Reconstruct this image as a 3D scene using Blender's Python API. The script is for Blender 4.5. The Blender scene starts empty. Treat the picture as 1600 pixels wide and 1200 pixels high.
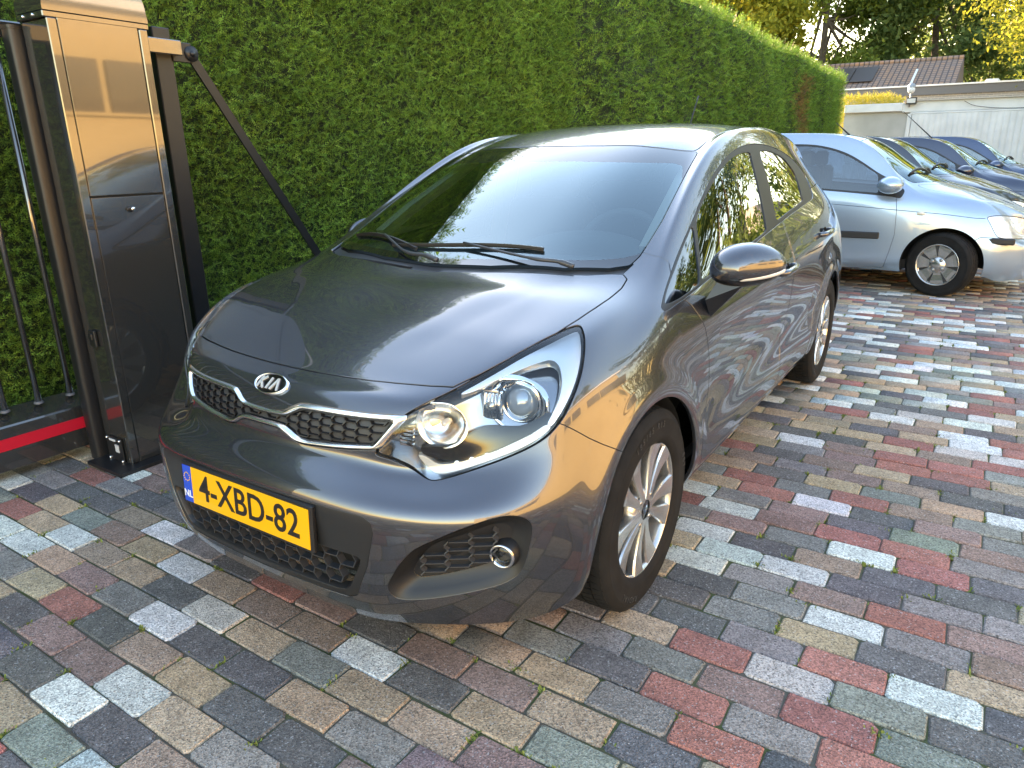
import bpy, bmesh, math, random
import numpy as np
from mathutils import Vector, Matrix
random.seed(7); RNG=np.random.default_rng(7)
scene=bpy.context.scene
COL=scene.collection
# ---------------------------------------------------------------- camera (solved from paving joints, wheels and plate; metres, car frame)
F_PX,IMW,IMH=1110.3,1600,1200
CAM=np.array([1.5426,-0.9591,1.3213]); YAW,PIT,ROL=-0.5829,0.3147,-0.0133
_f=np.array([math.sin(YAW)*math.cos(PIT),math.cos(YAW)*math.cos(PIT),-math.sin(PIT)])
_r=np.cross(_f,[0,0,1.]);_r/=np.linalg.norm(_r);_u=np.cross(_r,_f)
CR=np.array([math.cos(ROL)*_r+math.sin(ROL)*_u,-math.sin(ROL)*_r+math.cos(ROL)*_u,_f])
cd=bpy.data.cameras.new('camera');cam=bpy.data.objects.new('camera',cd);COL.objects.link(cam)
cd.sensor_width=36;cd.lens=F_PX/IMW*36;cd.clip_start=.05;cd.clip_end=2000
M=Matrix.Identity(4)
for i in range(3):
    M[i][0]=CR[0][i];M[i][1]=CR[1][i];M[i][2]=-CR[2][i];M[i][3]=CAM[i]
cam.matrix_world=M;scene.camera=cam
def to_px(P):
    q=(np.asarray(P,float)-CAM)@CR.T
    d=np.maximum(q[...,2],.05)
    return np.stack([IMW/2+F_PX*q[...,0]/d,IMH/2-F_PX*q[...,1]/d],-1)
def on_plane(px,ax,val):
    d=CR.T@np.array([(px[0]-IMW/2)/F_PX,-(px[1]-IMH/2)/F_PX,1.]);return CAM+d*(val-CAM[ax])/d[ax]
# ---------------------------------------------------------------- sky, sun, exposure
SUN_EL,SUN_AZ=math.radians(16),math.radians(-52)      # azimuth measured from +Y towards +X; sun stands behind the hedge
w=bpy.data.worlds.new('World');scene.world=w;w.use_nodes=True
nt=w.node_tree;bg=nt.nodes['Background'];sky=nt.nodes.new('ShaderNodeTexSky');sky.sky_type='NISHITA';sky.sun_disc=False
sky.sun_elevation=SUN_EL;sky.sun_rotation=SUN_AZ;sky.altitude=0;sky.air_density=1.5;sky.dust_density=.4;sky.ozone_density=2.0
hs_=nt.nodes.new('ShaderNodeHueSaturation');hs_.inputs['Saturation'].default_value=1.12;nt.links.new(sky.outputs[0],hs_.inputs['Color']);nt.links.new(hs_.outputs[0],bg.inputs[0]);bg.inputs[1].default_value=.15
sd=bpy.data.lights.new('sun','SUN');sun=bpy.data.objects.new('sun',sd);COL.objects.link(sun)
sd.energy=5.0;sd.angle=math.radians(.55);sd.color=(1,.80,.55)
sdir=Vector((math.sin(SUN_AZ)*math.cos(SUN_EL),math.cos(SUN_AZ)*math.cos(SUN_EL),math.sin(SUN_EL)))
sun.rotation_euler=sdir.to_track_quat('Z','Y').to_euler();sun.location=sdir*30
vs=scene.view_settings;vs.view_transform='Standard';vs.look='None';vs.gamma=1;vs.use_curve_mapping=False;vs.exposure=2.95
vs.use_white_balance=True;vs.white_balance_temperature=8200;vs.white_balance_tint=24
scene.cycles.max_bounces=8;scene.cycles.transparent_max_bounces=16;scene.cycles.glossy_bounces=5;scene.cycles.transmission_bounces=6
scene.cycles.sample_clamp_indirect=6;scene.cycles.caustics_reflective=False;scene.cycles.caustics_refractive=False
# ---------------------------------------------------------------- helpers
def tag(o,label=None,cat=None,group=None,kind=None):
    if label:o['label']=label
    if cat:o['category']=cat
    if group:o['group']=group
    if kind:o['kind']=kind
    return o
def empty(name,loc=(0,0,0),rz=0,label=None,cat=None,group=None):
    o=bpy.data.objects.new(name,None);COL.objects.link(o);o.location=loc;o.rotation_euler=(0,0,rz);o.empty_display_size=.1
    return tag(o,label,cat,group)
def link(name,me,parent=None):
    o=bpy.data.objects.new(name,me);COL.objects.link(o)
    if parent:o.parent=parent
    return o
class MB:
    """collects faces; build() links them as one mesh object"""
    def __init__(s):s.v=[];s.f=[];s.sm=[];s.n=0
    def add(s,V,F,smooth=False):
        V=np.asarray(V,float).reshape(-1,3);s.v.append(V);k=s.n
        s.f.extend([tuple(i+k for i in f) for f in F]);s.sm.extend([smooth]*len(F));s.n+=len(V);return s
    def box(s,c,size,rot=None,bev=0):
        x,y,z=[q/2 for q in size];b=min(bev,x*.49,y*.49,z*.49)
        if b<=0:
            V=np.array([(i*x,j*y,k*z) for i in(-1,1) for j in(-1,1) for k in(-1,1)])
            F=[(0,1,3,2),(4,6,7,5),(0,4,5,1),(2,3,7,6),(0,2,6,4),(1,5,7,3)]
        else:
            V=[];idx={}
            for i in(-1,1):
                for j in(-1,1):
                    for k in(-1,1):
                        for a in range(3):
                            p=[i*(x-b),j*(y-b),k*(z-b)];p[a]+=(i,j,k)[a]*b;idx[i,j,k,a]=len(V);V.append(p)
            F=[]
            for a in range(3):
                o1,o2=[q for q in range(3) if q!=a]
                for sg in(-1,1):
                    q=[]
                    for (m,n) in((-1,-1),(1,-1),(1,1),(-1,1)):
                        t=[0,0,0];t[a]=sg;t[o1]=m;t[o2]=n;q.append(idx[t[0],t[1],t[2],a])
                    F.append(tuple(q))
                for m in(-1,1):
                    for n in(-1,1):
                        q=[]
                        for sg,ax in((-1,o1),(-1,o2),(1,o2),(1,o1)):
                            t=[0,0,0];t[a]=sg;t[o1]=m;t[o2]=n;q.append(idx[t[0],t[1],t[2],ax])
                        F.append(tuple(q))
            for i in(-1,1):
                for j in(-1,1):
                    for k in(-1,1):F.append((idx[i,j,k,0],idx[i,j,k,1],idx[i,j,k,2]))
            V=np.array(V)
        if rot is not None:V=V@np.asarray(rot).T
        return s.add(V+np.asarray(c),F)
    def tube(s,path,r,n=10,cap=True,sq=None,up=None):
        """sweep: round (radius r, scalar or list) or rectangular sq=(w,h)"""
        P=np.asarray(path,float);m=len(P);T=np.gradient(P,axis=0);T/=np.linalg.norm(T,axis=1)[:,None]+1e-12
        rr=np.broadcast_to(np.asarray(r,float),(m,)) if sq is None else None
        ref=np.array(up if up is not None else (0,0,1.) if abs(T[0][2])<.9 else (1.,0,0))
        V=[]
        for i in range(m):
            a=np.cross(T[i],ref);a/=np.linalg.norm(a)+1e-12;b=np.cross(a,T[i])
            if up is None:ref=b
            if sq is None:
                for k in range(n):
                    t=2*math.pi*k/n;V.append(P[i]+rr[i]*(math.cos(t)*a+math.sin(t)*b))
            else:
                for (u,v) in((-1,-1),(1,-1),(1,1),(-1,1)):V.append(P[i]+a*u*sq[0]/2+b*v*sq[1]/2)
        if sq is not None:n=4
        F=[(i*n+k,i*n+(k+1)%n,(i+1)*n+(k+1)%n,(i+1)*n+k) for i in range(m-1) for k in range(n)]
        if cap:F+= [tuple(range(n))[::-1],tuple((m-1)*n+k for k in range(n))]
        return s.add(V,F,sq is None)
    def lathe(s,prof,c=(0,0,0),axis=0,n=48,close=False,ang=(0,2*math.pi)):
        """prof: list of (radius, axial); axis index"""
        full=abs(ang[1]-ang[0]-2*math.pi)<1e-6;m=n if full else n+1;V=[]
        o1,o2=[(1,2),(2,0),(0,1)][axis]
        for k in range(m):
            t=ang[0]+(ang[1]-ang[0])*k/n
            for r,a in prof:
                p=[0,0,0];p[axis]=a;p[o1]=r*math.cos(t);p[o2]=r*math.sin(t);V.append(np.array(p)+c)
        L=len(prof);F=[]
        for k in range(n):
            k2=(k+1)%m
            for i in range(L-1):F.append((k*L+i,k2*L+i,k2*L+i+1,k*L+i+1))
        return s.add(V,F,True)
    def prism(s,outline,axis,a,b,smooth=False):
        """outline 2D points in the two other axes (in order), extruded from a to b on axis"""
        o=[q for q in range(3) if q!=axis];n=len(outline);V=[]
        for h in(a,b):
            for p in outline:
                q=[0,0,0];q[axis]=h;q[o[0]]=p[0];q[o[1]]=p[1];V.append(q)
        F=[tuple(range(n))[::-1],tuple(range(n,2*n))]+[(i,(i+1)%n,n+(i+1)%n,n+i) for i in range(n)]
        return s.add(V,F,smooth)
    def mesh(s,name='m',mat=None):
        me=bpy.data.meshes.new(name);V=np.concatenate(s.v) if s.v else np.zeros((0,3))
        me.from_pydata(V.tolist(),[],s.f)
        me.polygons.foreach_set('use_smooth',s.sm)
        if mat:me.materials.append(mat)
        bm=bmesh.new();bm.from_mesh(me);bmesh.ops.recalc_face_normals(bm,faces=bm.faces);bm.to_mesh(me);bm.free()
        return me
    def build(s,name,mat,parent=None,autosmooth=None):
        me=s.mesh(name,mat)
        if autosmooth is not None:
            me.polygons.foreach_set('use_smooth',[True]*len(me.polygons));me.set_sharp_from_angle(angle=math.radians(autosmooth))
        return link(name,me,parent)
def fast_mesh(name,V,F,mat,smooth=False,cols=None):
    """numpy mesh; F (n,k) array of equal-size faces; cols per-vertex rgb"""
    V=np.asarray(V,np.float32);F=np.asarray(F,np.int32);me=bpy.data.meshes.new(name)
    k=F.shape[1];me.vertices.add(len(V));me.vertices.foreach_set('co',V.ravel())
    me.loops.add(F.size);me.loops.foreach_set('vertex_index',F.ravel())
    me.polygons.add(len(F));me.polygons.foreach_set('loop_start',np.arange(0,F.size,k,dtype=np.int32))
    me.polygons.foreach_set('loop_total',np.full(len(F),k,np.int32))
    if smooth:me.polygons.foreach_set('use_smooth',np.ones(len(F),bool))
    if cols is not None:
        a=me.color_attributes.new('Col','FLOAT_COLOR','POINT');c=np.ones((len(V),4),np.float32);c[:,:3]=cols;a.data.foreach_set('color',c.ravel())
    me.update(calc_edges=True);me.validate()
    if mat:me.materials.append(mat)
    return me
def crom(P,n=8,closed=False):
    """Catmull-Rom resample; works for any dimension"""
    P=[np.asarray(p,float) for p in P];m=len(P);out=[]
    for i in range(m if closed else m-1):
        g=lambda k:P[k%m] if closed else P[min(max(k,0),m-1)]
        p0,p1,p2,p3=g(i-1),g(i),g(i+1),g(i+2)
        d0=max(np.linalg.norm(p1-p0),1e-9)**.5;d1=max(np.linalg.norm(p2-p1),1e-9)**.5;d2=max(np.linalg.norm(p3-p2),1e-9)**.5
        if np.linalg.norm(p1-p0)<1e-9:p0=p1-(p2-p1);d0=d1
        if np.linalg.norm(p3-p2)<1e-9:p3=p2+(p2-p1);d2=d1
        m1=d1*((p1-p0)/d0-(p2-p0)/(d0+d1)+(p2-p1)/d1);m2=d1*((p2-p1)/d1-(p3-p1)/(d1+d2)+(p3-p2)/d2)
        for t in np.arange(n)/n:
            out.append((2*t**3-3*t**2+1)*p1+(t**3-2*t**2+t)*m1+(-2*t**3+3*t**2)*p2+(t**3-t**2)*m2)
    if not closed:out.append(P[-1])
    return np.array(out)
def text_mesh(body,size,mat,name,depth=.001,font_scale_x=1.0,bold=0):
    cu=bpy.data.curves.new('t','FONT');cu.body=body;cu.size=size;cu.align_x='CENTER';cu.align_y='CENTER';cu.extrude=depth;cu.offset=bold
    cu.resolution_u=4
    o=bpy.data.objects.new('t',cu);COL.objects.link(o);dg=bpy.context.evaluated_depsgraph_get()
    me=bpy.data.meshes.new_from_object(o.evaluated_get(dg));bpy.data.objects.remove(o);bpy.data.curves.remove(cu);me.name=name
    me.materials.clear();me.materials.append(mat)
    if font_scale_x!=1:
        for v in me.vertices:v.co.x*=font_scale_x
    return me
def poly_sdf(P,poly):
    """signed distance (neg inside) from points P (n,2) to closed polygon"""
    A=np.asarray(poly,float);B=np.roll(A,-1,0);d=np.full(len(P),1e9);ins=np.zeros(len(P),bool)
    for a,b in zip(A,B):
        e=b-a;w_=P-a;t=np.clip((w_@e)/(e@e+1e-15),0,1);q=w_-t[:,None]*e;d=np.minimum(d,(q*q).sum(1))
        c=(a[1]>P[:,1])!=(b[1]>P[:,1])
        with np.errstate(divide='ignore',invalid='ignore'):xx=a[0]+(P[:,1]-a[1])*(b[0]-a[0])/(b[1]-a[1])
        ins^=c&(P[:,0]<xx)
    d=np.sqrt(d);return np.where(ins,-d,d)
# ---------------------------------------------------------------- materials
MATS={}
def principled(name,col,rough=.5,metal=0,**k):
    if name in MATS:return MATS[name]
    m=bpy.data.materials.new(name);m.use_nodes=True;b=m.node_tree.nodes['Principled BSDF']
    b.inputs['Base Color'].default_value=(*col,1);b.inputs['Roughness'].default_value=rough;b.inputs['Metallic'].default_value=metal
    for a,v in k.items():b.inputs[a.replace('_',' ')].default_value=v
    MATS[name]=m;return m
def N(m,t,**k):
    n=m.node_tree.nodes.new(t)
    for a,v in k.items():
        if a in n.inputs.keys():n.inputs[a].default_value=v
        else:setattr(n,a,v)
    return n
def L(m,a,b):m.node_tree.links.new(a,b)
def bsdf(m):return m.node_tree.nodes['Principled BSDF']
def add_noise_col(m,c1,c2,scale=20,detail=4,lo=.35,hi=.65,coord='Object',bump=0,bscale=None,dist=.002):
    tc=N(m,'ShaderNodeTexCoord');n=N(m,'ShaderNodeTexNoise',Scale=scale,Detail=detail);L(m,tc.outputs[coord],n.inputs['Vector'])
    r=N(m,'ShaderNodeValToRGB');r.color_ramp.elements[0].position=lo;r.color_ramp.elements[1].position=hi
    r.color_ramp.elements[0].color=(*c1,1);r.color_ramp.elements[1].color=(*c2,1)
    L(m,n.outputs['Fac'],r.inputs[0]);L(m,r.outputs[0],bsdf(m).inputs['Base Color'])
    if bump:
        n2=N(m,'ShaderNodeTexNoise',Scale=bscale or scale*3,Detail=3);L(m,tc.outputs[coord],n2.inputs['Vector'])
        bp=N(m,'ShaderNodeBump',Strength=bump,Distance=dist);L(m,n2.outputs['Fac'],bp.inputs['Height']);L(m,bp.outputs[0],bsdf(m).inputs['Normal'])
    return m
def car_paint(name,col,metal=.55,rough=.32,flake=.5):
    m=principled(name,col,rough,metal,Coat_Weight=1.0,Coat_Roughness=.012,Coat_IOR=1.72)
    if flake:
        tc=N(m,'ShaderNodeTexCoord');v=N(m,'ShaderNodeTexVoronoi',Scale=1400);L(m,tc.outputs['Object'],v.inputs['Vector'])
        mx=N(m,'ShaderNodeMix',data_type='RGBA');mx.inputs['A'].default_value=(*[c*.75 for c in col],1);mx.inputs['B'].default_value=(*[min(c*1.5,1) for c in col],1)
        L(m,v.outputs['Distance'],mx.inputs['Factor']);L(m,mx.outputs['Result'],bsdf(m).inputs['Base Color'])
    # thin film of dust: roughness and a little colour
    tc=N(m,'ShaderNodeTexCoord');n=N(m,'ShaderNodeTexNoise',Scale=9,Detail=6,Roughness=.7);L(m,tc.outputs['Object'],n.inputs['Vector'])
    mr=N(m,'ShaderNodeMapRange');mr.inputs['From Min'].default_value=.4;mr.inputs['From Max'].default_value=.8;mr.inputs['To Min'].default_value=.008;mr.inputs['To Max'].default_value=.035
    L(m,n.outputs['Fac'],mr.inputs['Value']);L(m,mr.outputs[0],bsdf(m).inputs['Coat Roughness'])
    return m
def thin_glass(name,tint,ior=1.52,refl=1.0,rough=.0,gcol=(1,1,1)):
    if name in MATS:return MATS[name]
    m=bpy.data.materials.new(name);m.use_nodes=True;t=m.node_tree;t.nodes.clear()
    out=t.nodes.new('ShaderNodeOutputMaterial');mix=t.nodes.new('ShaderNodeMixShader');tr=t.nodes.new('ShaderNodeBsdfTransparent');gl=t.nodes.new('ShaderNodeBsdfGlossy')
    fr=t.nodes.new('ShaderNodeFresnel');fr.inputs[0].default_value=ior
    mu=t.nodes.new('ShaderNodeMath');mu.operation='MULTIPLY';mu.inputs[1].default_value=refl;mu.use_clamp=True
    tr.inputs[0].default_value=(*tint,1);gl.inputs['Roughness'].default_value=rough;gl.inputs[0].default_value=(*gcol,1)
    t.links.new(fr.outputs[0],mu.inputs[0]);t.links.new(mu.outputs[0],mix.inputs[0]);t.links.new(tr.outputs[0],mix.inputs[1]);t.links.new(gl.outputs[0],mix.inputs[2]);t.links.new(mix.outputs[0],out.inputs[0])
    MATS[name]=m;return m
PAINT=car_paint('graphite_paint',(.058,.060,.069),.7,.27)
BLACKP=principled('black_plastic',(.012,.012,.013),.42)
GREYP=principled('grey_trim_plastic',(.017,.0175,.018),.45)
SATIN=principled('satin_black',(.008,.008,.009),.25)
RUBBER=add_noise_col(principled('tyre_rubber',(.010,.010,.010),.82,Specular_IOR_Level=.25),(.008,.008,.0082),(.015,.0145,.014),14,5)
CHROME=principled('chrome',(.83,.84,.85),.05,1.0);CHROME2=principled('brushed_chrome',(.90,.91,.92),.22,1.0)
SILVER=principled('alloy_silver',(.60,.58,.55),.26,.85,Coat_Weight=.6,Coat_Roughness=.08)
VOID=principled('dark_gap',(.003,.003,.003),.9)
WGLASS=thin_glass('windscreen_glass',(.66,.76,.73),1.55,1.9,0,(.80,.97,1.0))
SGLASS=thin_glass('side_glass',(.22,.25,.25),1.55,2.2)
LENS=thin_glass('lens_glass',(.93,.95,.95),1.45,1.0)
# ================================================================ paving: joint bed, bricks, moss
def brick_mat(name,use_obj):
    m=bpy.data.materials.new(name);m.use_nodes=True;b=bsdf(m);b.inputs['Roughness'].default_value=.85
    if use_obj:c=N(m,'ShaderNodeObjectInfo').outputs['Color']
    else:c=N(m,'ShaderNodeVertexColor',layer_name='Col').outputs['Color']
    g=N(m,'ShaderNodeNewGeometry').outputs['Position']
    # exposed aggregate: light and dark grains
    v=N(m,'ShaderNodeTexVoronoi',Scale=260);L(m,g,v.inputs['Vector'])
    sep=N(m,'ShaderNodeSeparateColor');L(m,v.outputs['Color'],sep.inputs[0])
    r=N(m,'ShaderNodeMapRange');r.inputs['From Min'].default_value=0;r.inputs['From Max'].default_value=1;r.inputs['To Min'].default_value=.58;r.inputs['To Max'].default_value=1.38;L(m,sep.outputs[0],r.inputs[0])
    n=N(m,'ShaderNodeTexNoise',Scale=14,Detail=5,Roughness=.65);L(m,g,n.inputs['Vector'])
    r2=N(m,'ShaderNodeMapRange');r2.inputs['From Min'].default_value=.3;r2.inputs['From Max'].default_value=.7;r2.inputs['To Min'].default_value=.78;r2.inputs['To Max'].default_value=1.18;L(m,n.outputs['Fac'],r2.inputs[0])
    n3=N(m,'ShaderNodeTexNoise',Scale=1.7,Detail=7,Roughness=.7);L(m,g,n3.inputs['Vector'])
    r3=N(m,'ShaderNodeMapRange');r3.inputs['From Min'].default_value=.32;r3.inputs['From Max'].default_value=.68;r3.inputs['To Min'].default_value=.86;r3.inputs['To Max'].default_value=1.10;L(m,n3.outputs['Fac'],r3.inputs[0])
    m3=N(m,'ShaderNodeMath',operation='MULTIPLY');L(m,r2.outputs[0],m3.inputs[0]);L(m,r3.outputs[0],m3.inputs[1])
    mu=N(m,'ShaderNodeMath',operation='MULTIPLY');L(m,r.outputs[0],mu.inputs[0]);L(m,m3.outputs[0],mu.inputs[1])
    vm=N(m,'ShaderNodeVectorMath',operation='SCALE');L(m,c,vm.inputs[0]);L(m,mu.outputs[0],vm.inputs['Scale'])
    # sparse bright chips and dark pits
    gt=N(m,'ShaderNodeMath',operation='GREATER_THAN');gt.inputs[1].default_value=.965;L(m,sep.outputs[1],gt.inputs[0])
    mx=N(m,'ShaderNodeMix',data_type='RGBA');mx.inputs['B'].default_value=(.50,.50,.49,1);gm=N(m,'ShaderNodeMath',operation='MULTIPLY');gm.inputs[1].default_value=.42;L(m,gt.outputs[0],gm.inputs[0]);L(m,gm.outputs[0],mx.inputs['Factor']);L(m,vm.outputs[0],mx.inputs['A'])
    gt2=N(m,'ShaderNodeMath',operation='GREATER_THAN');gt2.inputs[1].default_value=.93;L(m,sep.outputs[2],gt2.inputs[0])
    mx2=N(m,'ShaderNodeMix',data_type='RGBA');mx2.inputs['B'].default_value=(.035,.034,.033,1);gm2=N(m,'ShaderNodeMath',operation='MULTIPLY');gm2.inputs[1].default_value=.6;L(m,gt2.outputs[0],gm2.inputs[0]);L(m,gm2.outputs[0],mx2.inputs['Factor']);L(m,mx.outputs['Result'],mx2.inputs['A'])
    L(m,mx2.outputs['Result'],b.inputs['Base Color'])
    bp=N(m,'ShaderNodeBump',Strength=.8,Distance=.0022);n2=N(m,'ShaderNodeTexNoise',Scale=190,Detail=3);L(m,g,n2.inputs['Vector'])
    ad=N(m,'ShaderNodeMath',operation='ADD');L(m,n2.outputs['Fac'],ad.inputs[0]);L(m,v.outputs['Distance'],ad.inputs[1]);L(m,ad.outputs[0],bp.inputs['Height']);L(m,bp.outputs[0],b.inputs['Normal'])
    return m
BRK_O=brick_mat('paving_brick',True);BRK_A=brick_mat('paving_brick_field',False)
BED=principled('joint_sand',(.07,.065,.055),.95);add_noise_col(BED,(.105,.090,.068),(.065,.080,.025),5.5,7,.45,.60,bump=.8,bscale=240,dist=.004)
FAR=principled('far_ground',(.16,.15,.14),.9);add_noise_col(FAR,(.13,.125,.12),(.20,.18,.16),6,8)
me=fast_mesh('ground',[(-400,-400,-.03),(400,-400,-.03),(400,400,-.03),(-400,400,-.03)],[(0,1,2,3)],FAR);tag(link('ground',me),kind='structure')
me=fast_mesh('pavement',[(-2.7,-3.2,-.006),(9.6,-3.2,-.006),(9.6,22.2,-.006),(-2.7,22.2,-.006)],[(0,1,2,3)],BED);pave=tag(link('pavement',me),kind='structure')
PAL=dict(W=(.56,.515,.465),L=(.41,.37,.325),T=(.345,.246,.160),R=(.29,.112,.088),M=(.225,.145,.122),C=(.112,.102,.098),G=(.200,.180,.162),E=(.175,.182,.150),B=(.262,.182,.135))
def rd(s,o,k):
    out=[]
    for t in s.split():
        c,xy=t.split(':');x,y=xy.split(',');out.append((c,(o[0]+float(x)/k,o[1]+float(y)/k)))
    return out
SEEN=rd('W:65,200 W:245,180 W:710,305 W:635,530 W:250,845 W:520,810 L:845,495 W:1460,670 W:340,1090 T:135,115 B:370,250 T:190,270 T:110,365 B:540,115 T:560,235 T:510,330 T:1035,595 T:760,770 T:1250,870 T:735,960 T:40,880 T:1460,820 R:35,60 R:250,450 M:180,570 M:335,675 R:1050,370 M:440,165 M:320,350 B:1250,560 B:870,375 B:1060,470 C:190,30 C:340,30 C:60,460 C:690,410 C:410,550 C:110,700 C:815,640 C:440,960 C:980,890 C:1020,730 C:1190,990 C:630,60 E:290,105 G:480,430 B:580,660 E:1240,690 E:170,1000',(0,760),2.5)
SEEN+=rd('B:430,370 M:160,390 M:480,560 R:1490,330 R:1420,620 R:1470,800 M:720,200 T:760,510 T:840,720 T:540,760 T:220,820 T:1210,240 C:1040,450 C:220,580 C:1270,880 C:1480,170 G:700,320 G:960,230 G:1300,410 G:1160,680 E:840,900 M:560,950',(640,900),3.3333)
SEEN+=rd('W:195,365 W:130,435 W:110,520 W:415,565 W:665,530 W:605,745 W:850,985 L:410,915 L:610,385 W:1015,400 W:705,115 W:590,50 W:930,180 W:810,35 W:875,60 L:800,65 W:600,18 L:800,108 R:250,290 R:305,350 R:150,820 R:560,880 R:520,1045 R:110,970 R:170,1100 R:590,1160 R:800,520 R:1075,630 R:750,250 R:560,90 R:230,200 R:1020,45 R:1030,80 R:1070,255 T:320,190 T:520,325 B:290,580 B:530,545 T:470,775 T:890,690 T:920,405 T:1020,330 T:1000,910 T:460,130 T:515,175 T:680,205 T:620,122 T:160,300 T:185,250 T:70,465 T:840,180 C:250,490 C:140,595 C:690,435 C:640,630 C:750,600 C:1000,660 C:720,840 C:820,295 C:915,350 C:960,1080 C:100,680 C:1080,540 C:600,170 G:430,340 G:370,650 G:230,670 G:300,780 G:760,710 G:850,820 G:330,1090 G:30,860 G:1080,745 E:815,435 E:700,1010 E:790,1140 E:950,55 M:230,420 M:510,650 M:230,930 M:620,310 M:380,395 M:460,470 M:900,490 M:1030,565 M:1080,880 M:560,215',(1040,600),2)
SEEN+=rd('W:1045,105 W:940,125 W:1215,160 W:1350,155 W:930,175 W:880,200 W:1155,220 W:1280,215 W:1000,235 W:1450,250 W:1080,270 W:1190,295 W:1330,300 W:890,290 W:1010,305 W:860,340 W:990,360 W:1140,415 W:1220,400 W:945,425 W:1390,430 W:1080,455 W:1390,465 W:840,470 W:905,505 W:890,550 W:1190,530 W:1270,560 L:1170,570 R:1050,385 R:1160,325 R:1490,355 R:1410,590 R:1470,545 R:860,480 T:1400,480 E:1370,555 E:960,590',(1000,420),2.6667)
BL,BS,PH=.2125,.1065,.027
rows={}
for c,px in SEEN:
    p=on_plane(px,2,0);rows.setdefault(int(math.floor((p[1]-PH)/BS)),[]).append((c,p[0]))
X0,X1,Y0,Y1=-2.62,6.6,-3.0,22.0
PAL={k:tuple(min(.62,c*1.22) for c in v) for k,v in PAL.items()}
bricks=[]                                            # (x,y,colour)
kinds='CGTMRWLEB';prob=np.array([.18,.18,.24,.12,.09,.075,.04,.025,.06]);prob/=prob.sum()
for j in range(int(math.floor((Y0-PH)/BS)),int((Y1-PH)/BS)):
    ph=.5*(j%2)*BL+RNG.normal(0,.012)
    if j in rows:
        a=[2*math.pi*((x-BL/2)/BL) for c,x in rows[j]];ph=math.atan2(sum(map(math.sin,a)),sum(map(math.cos,a)))/(2*math.pi)*BL
    seen={}
    for c,x in rows.get(j,[]):seen[int(round((x-ph-BL/2)/BL))]=c
    y=PH+(j+.5)*BS
    pp=prob.copy()
    if y>2.6:pp[5]*=2.2;pp[2]*=1.1;pp/=pp.sum()
    for i in range(int((X0-ph)/BL)-1,int((X1-ph)/BL)+1):
        x=ph+(i+.5)*BL
        c=seen.get(i) or RNG.choice(list(kinds),p=pp);col=np.array(PAL[c])*RNG.uniform(.86,1.16)*(1+RNG.normal(0,.03,3))
        bricks.append((x,y,col))
BX=np.array([(b[0],b[1]) for b in bricks]);BC=np.array([b[2] for b in bricks])
def brick_geo(seed):
    r=np.random.default_rng(seed);hx,hy=BL/2-.0022,BS/2-.0020
    c=lambda:r.uniform(.003,.011)
    cs=[c() for _ in range(4)];ring=[]
    for (sx,sy),k in zip(((-1,-1),(1,-1),(1,1),(-1,1)),cs):
        a=(sx*(hx-k),sy*hy);b=(sx*hx,sy*(hy-k));ring+= [a,b] if sx*sy<0 else [b,a]
    # order: go round counter-clockwise
    ring=np.array(ring);ring=ring[np.argsort(np.arctan2(ring[:,1]/hy,ring[:,0]/hx))];ring+=r.normal(0,.0016,ring.shape)
    z=.0+r.uniform(-.001,.001);tx,ty=r.normal(0,.006,2);V=[]
    for sc,dz in((1,-.03),(1,-.0045),(None,0)):
        for p in ring:
            q=p*1.0
            if sc is None:q=p-np.sign(p)*np.array([.004,.004])
            V.append((q[0],q[1],dz+(z+q[0]*tx+q[1]*ty if dz>-.02 else 0)))
    V=np.array(V);F=[(i,(i+1)%8,8+(i+1)%8,8+i) for i in range(8)]+[(8+i,8+(i+1)%8,16+(i+1)%8,16+i) for i in range(8)]
    return V,F,tuple(range(16,24))
VAR=[brick_geo(s) for s in range(10)]
vm_=[]
for V,F,T in VAR:
    me=bpy.data.meshes.new('brick');me.from_pydata(V.tolist(),[],F+[T]);me.materials.append(BRK_O);vm_.append(me)
cor=np.stack([np.c_[BX[:,0]+a*BL/2,BX[:,1]+b*BS/2,np.zeros(len(BX))] for a,b in((-1,-1),(1,-1),(1,1),(-1,1))],1)
dep=(np.c_[BX,np.zeros(len(BX))]-CAM)@CR[2];pp=to_px(cor);ctr=pp.mean(1)
area=.5*np.abs((pp[:,2,0]-pp[:,0,0])*(pp[:,3,1]-pp[:,1,1])-(pp[:,3,0]-pp[:,1,0])*(pp[:,2,1]-pp[:,0,1]))
area[(dep<.4)|(ctr[:,0]<-10)|(ctr[:,0]>1610)|(ctr[:,1]<0)|(ctr[:,1]>1215)]=0
area[(np.abs(BX[:,0])<.62)&(BX[:,1]>.35)&(BX[:,1]<4.0)]=0            # under the car, not seen
# keep clear of the gate pillar's foot
order=np.argsort(-area);near=set(order[:300].tolist());var=RNG.integers(0,10,len(BX));dz=RNG.normal(0,.0012,len(BX))
for k in order[:300]:
    o=link('brick',vm_[var[k]],pave);o.location=(BX[k,0],BX[k,1],dz[k]);o.color=(*BC[k],1);o.rotation_euler=(0,0,RNG.normal(0,.006))
VV=[];FF=[];TT=[];CC=[];off=0
for v in range(10):
    ids=[k for k in range(len(BX)) if k not in near and var[k]==v];V,F,T=VAR[v]
    if not ids:continue
    ids=np.array(ids);P=V[None]+np.c_[BX[ids],dz[ids]][:,None];VV.append(P.reshape(-1,3));CC.append(np.repeat(BC[ids],24,0))
    Q=np.array(F+[(16,17,18,19),(16,19,20,23),(20,21,22,23)])
    FF.append((Q[None]+(off+24*np.arange(len(ids)))[:,None,None]).reshape(-1,4));off+=24*len(ids)
me=fast_mesh('brick_field',np.concatenate(VV),np.concatenate(FF),BRK_A,False,np.concatenate(CC));tag(link('brick_field',me,pave),kind='stuff')
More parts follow.
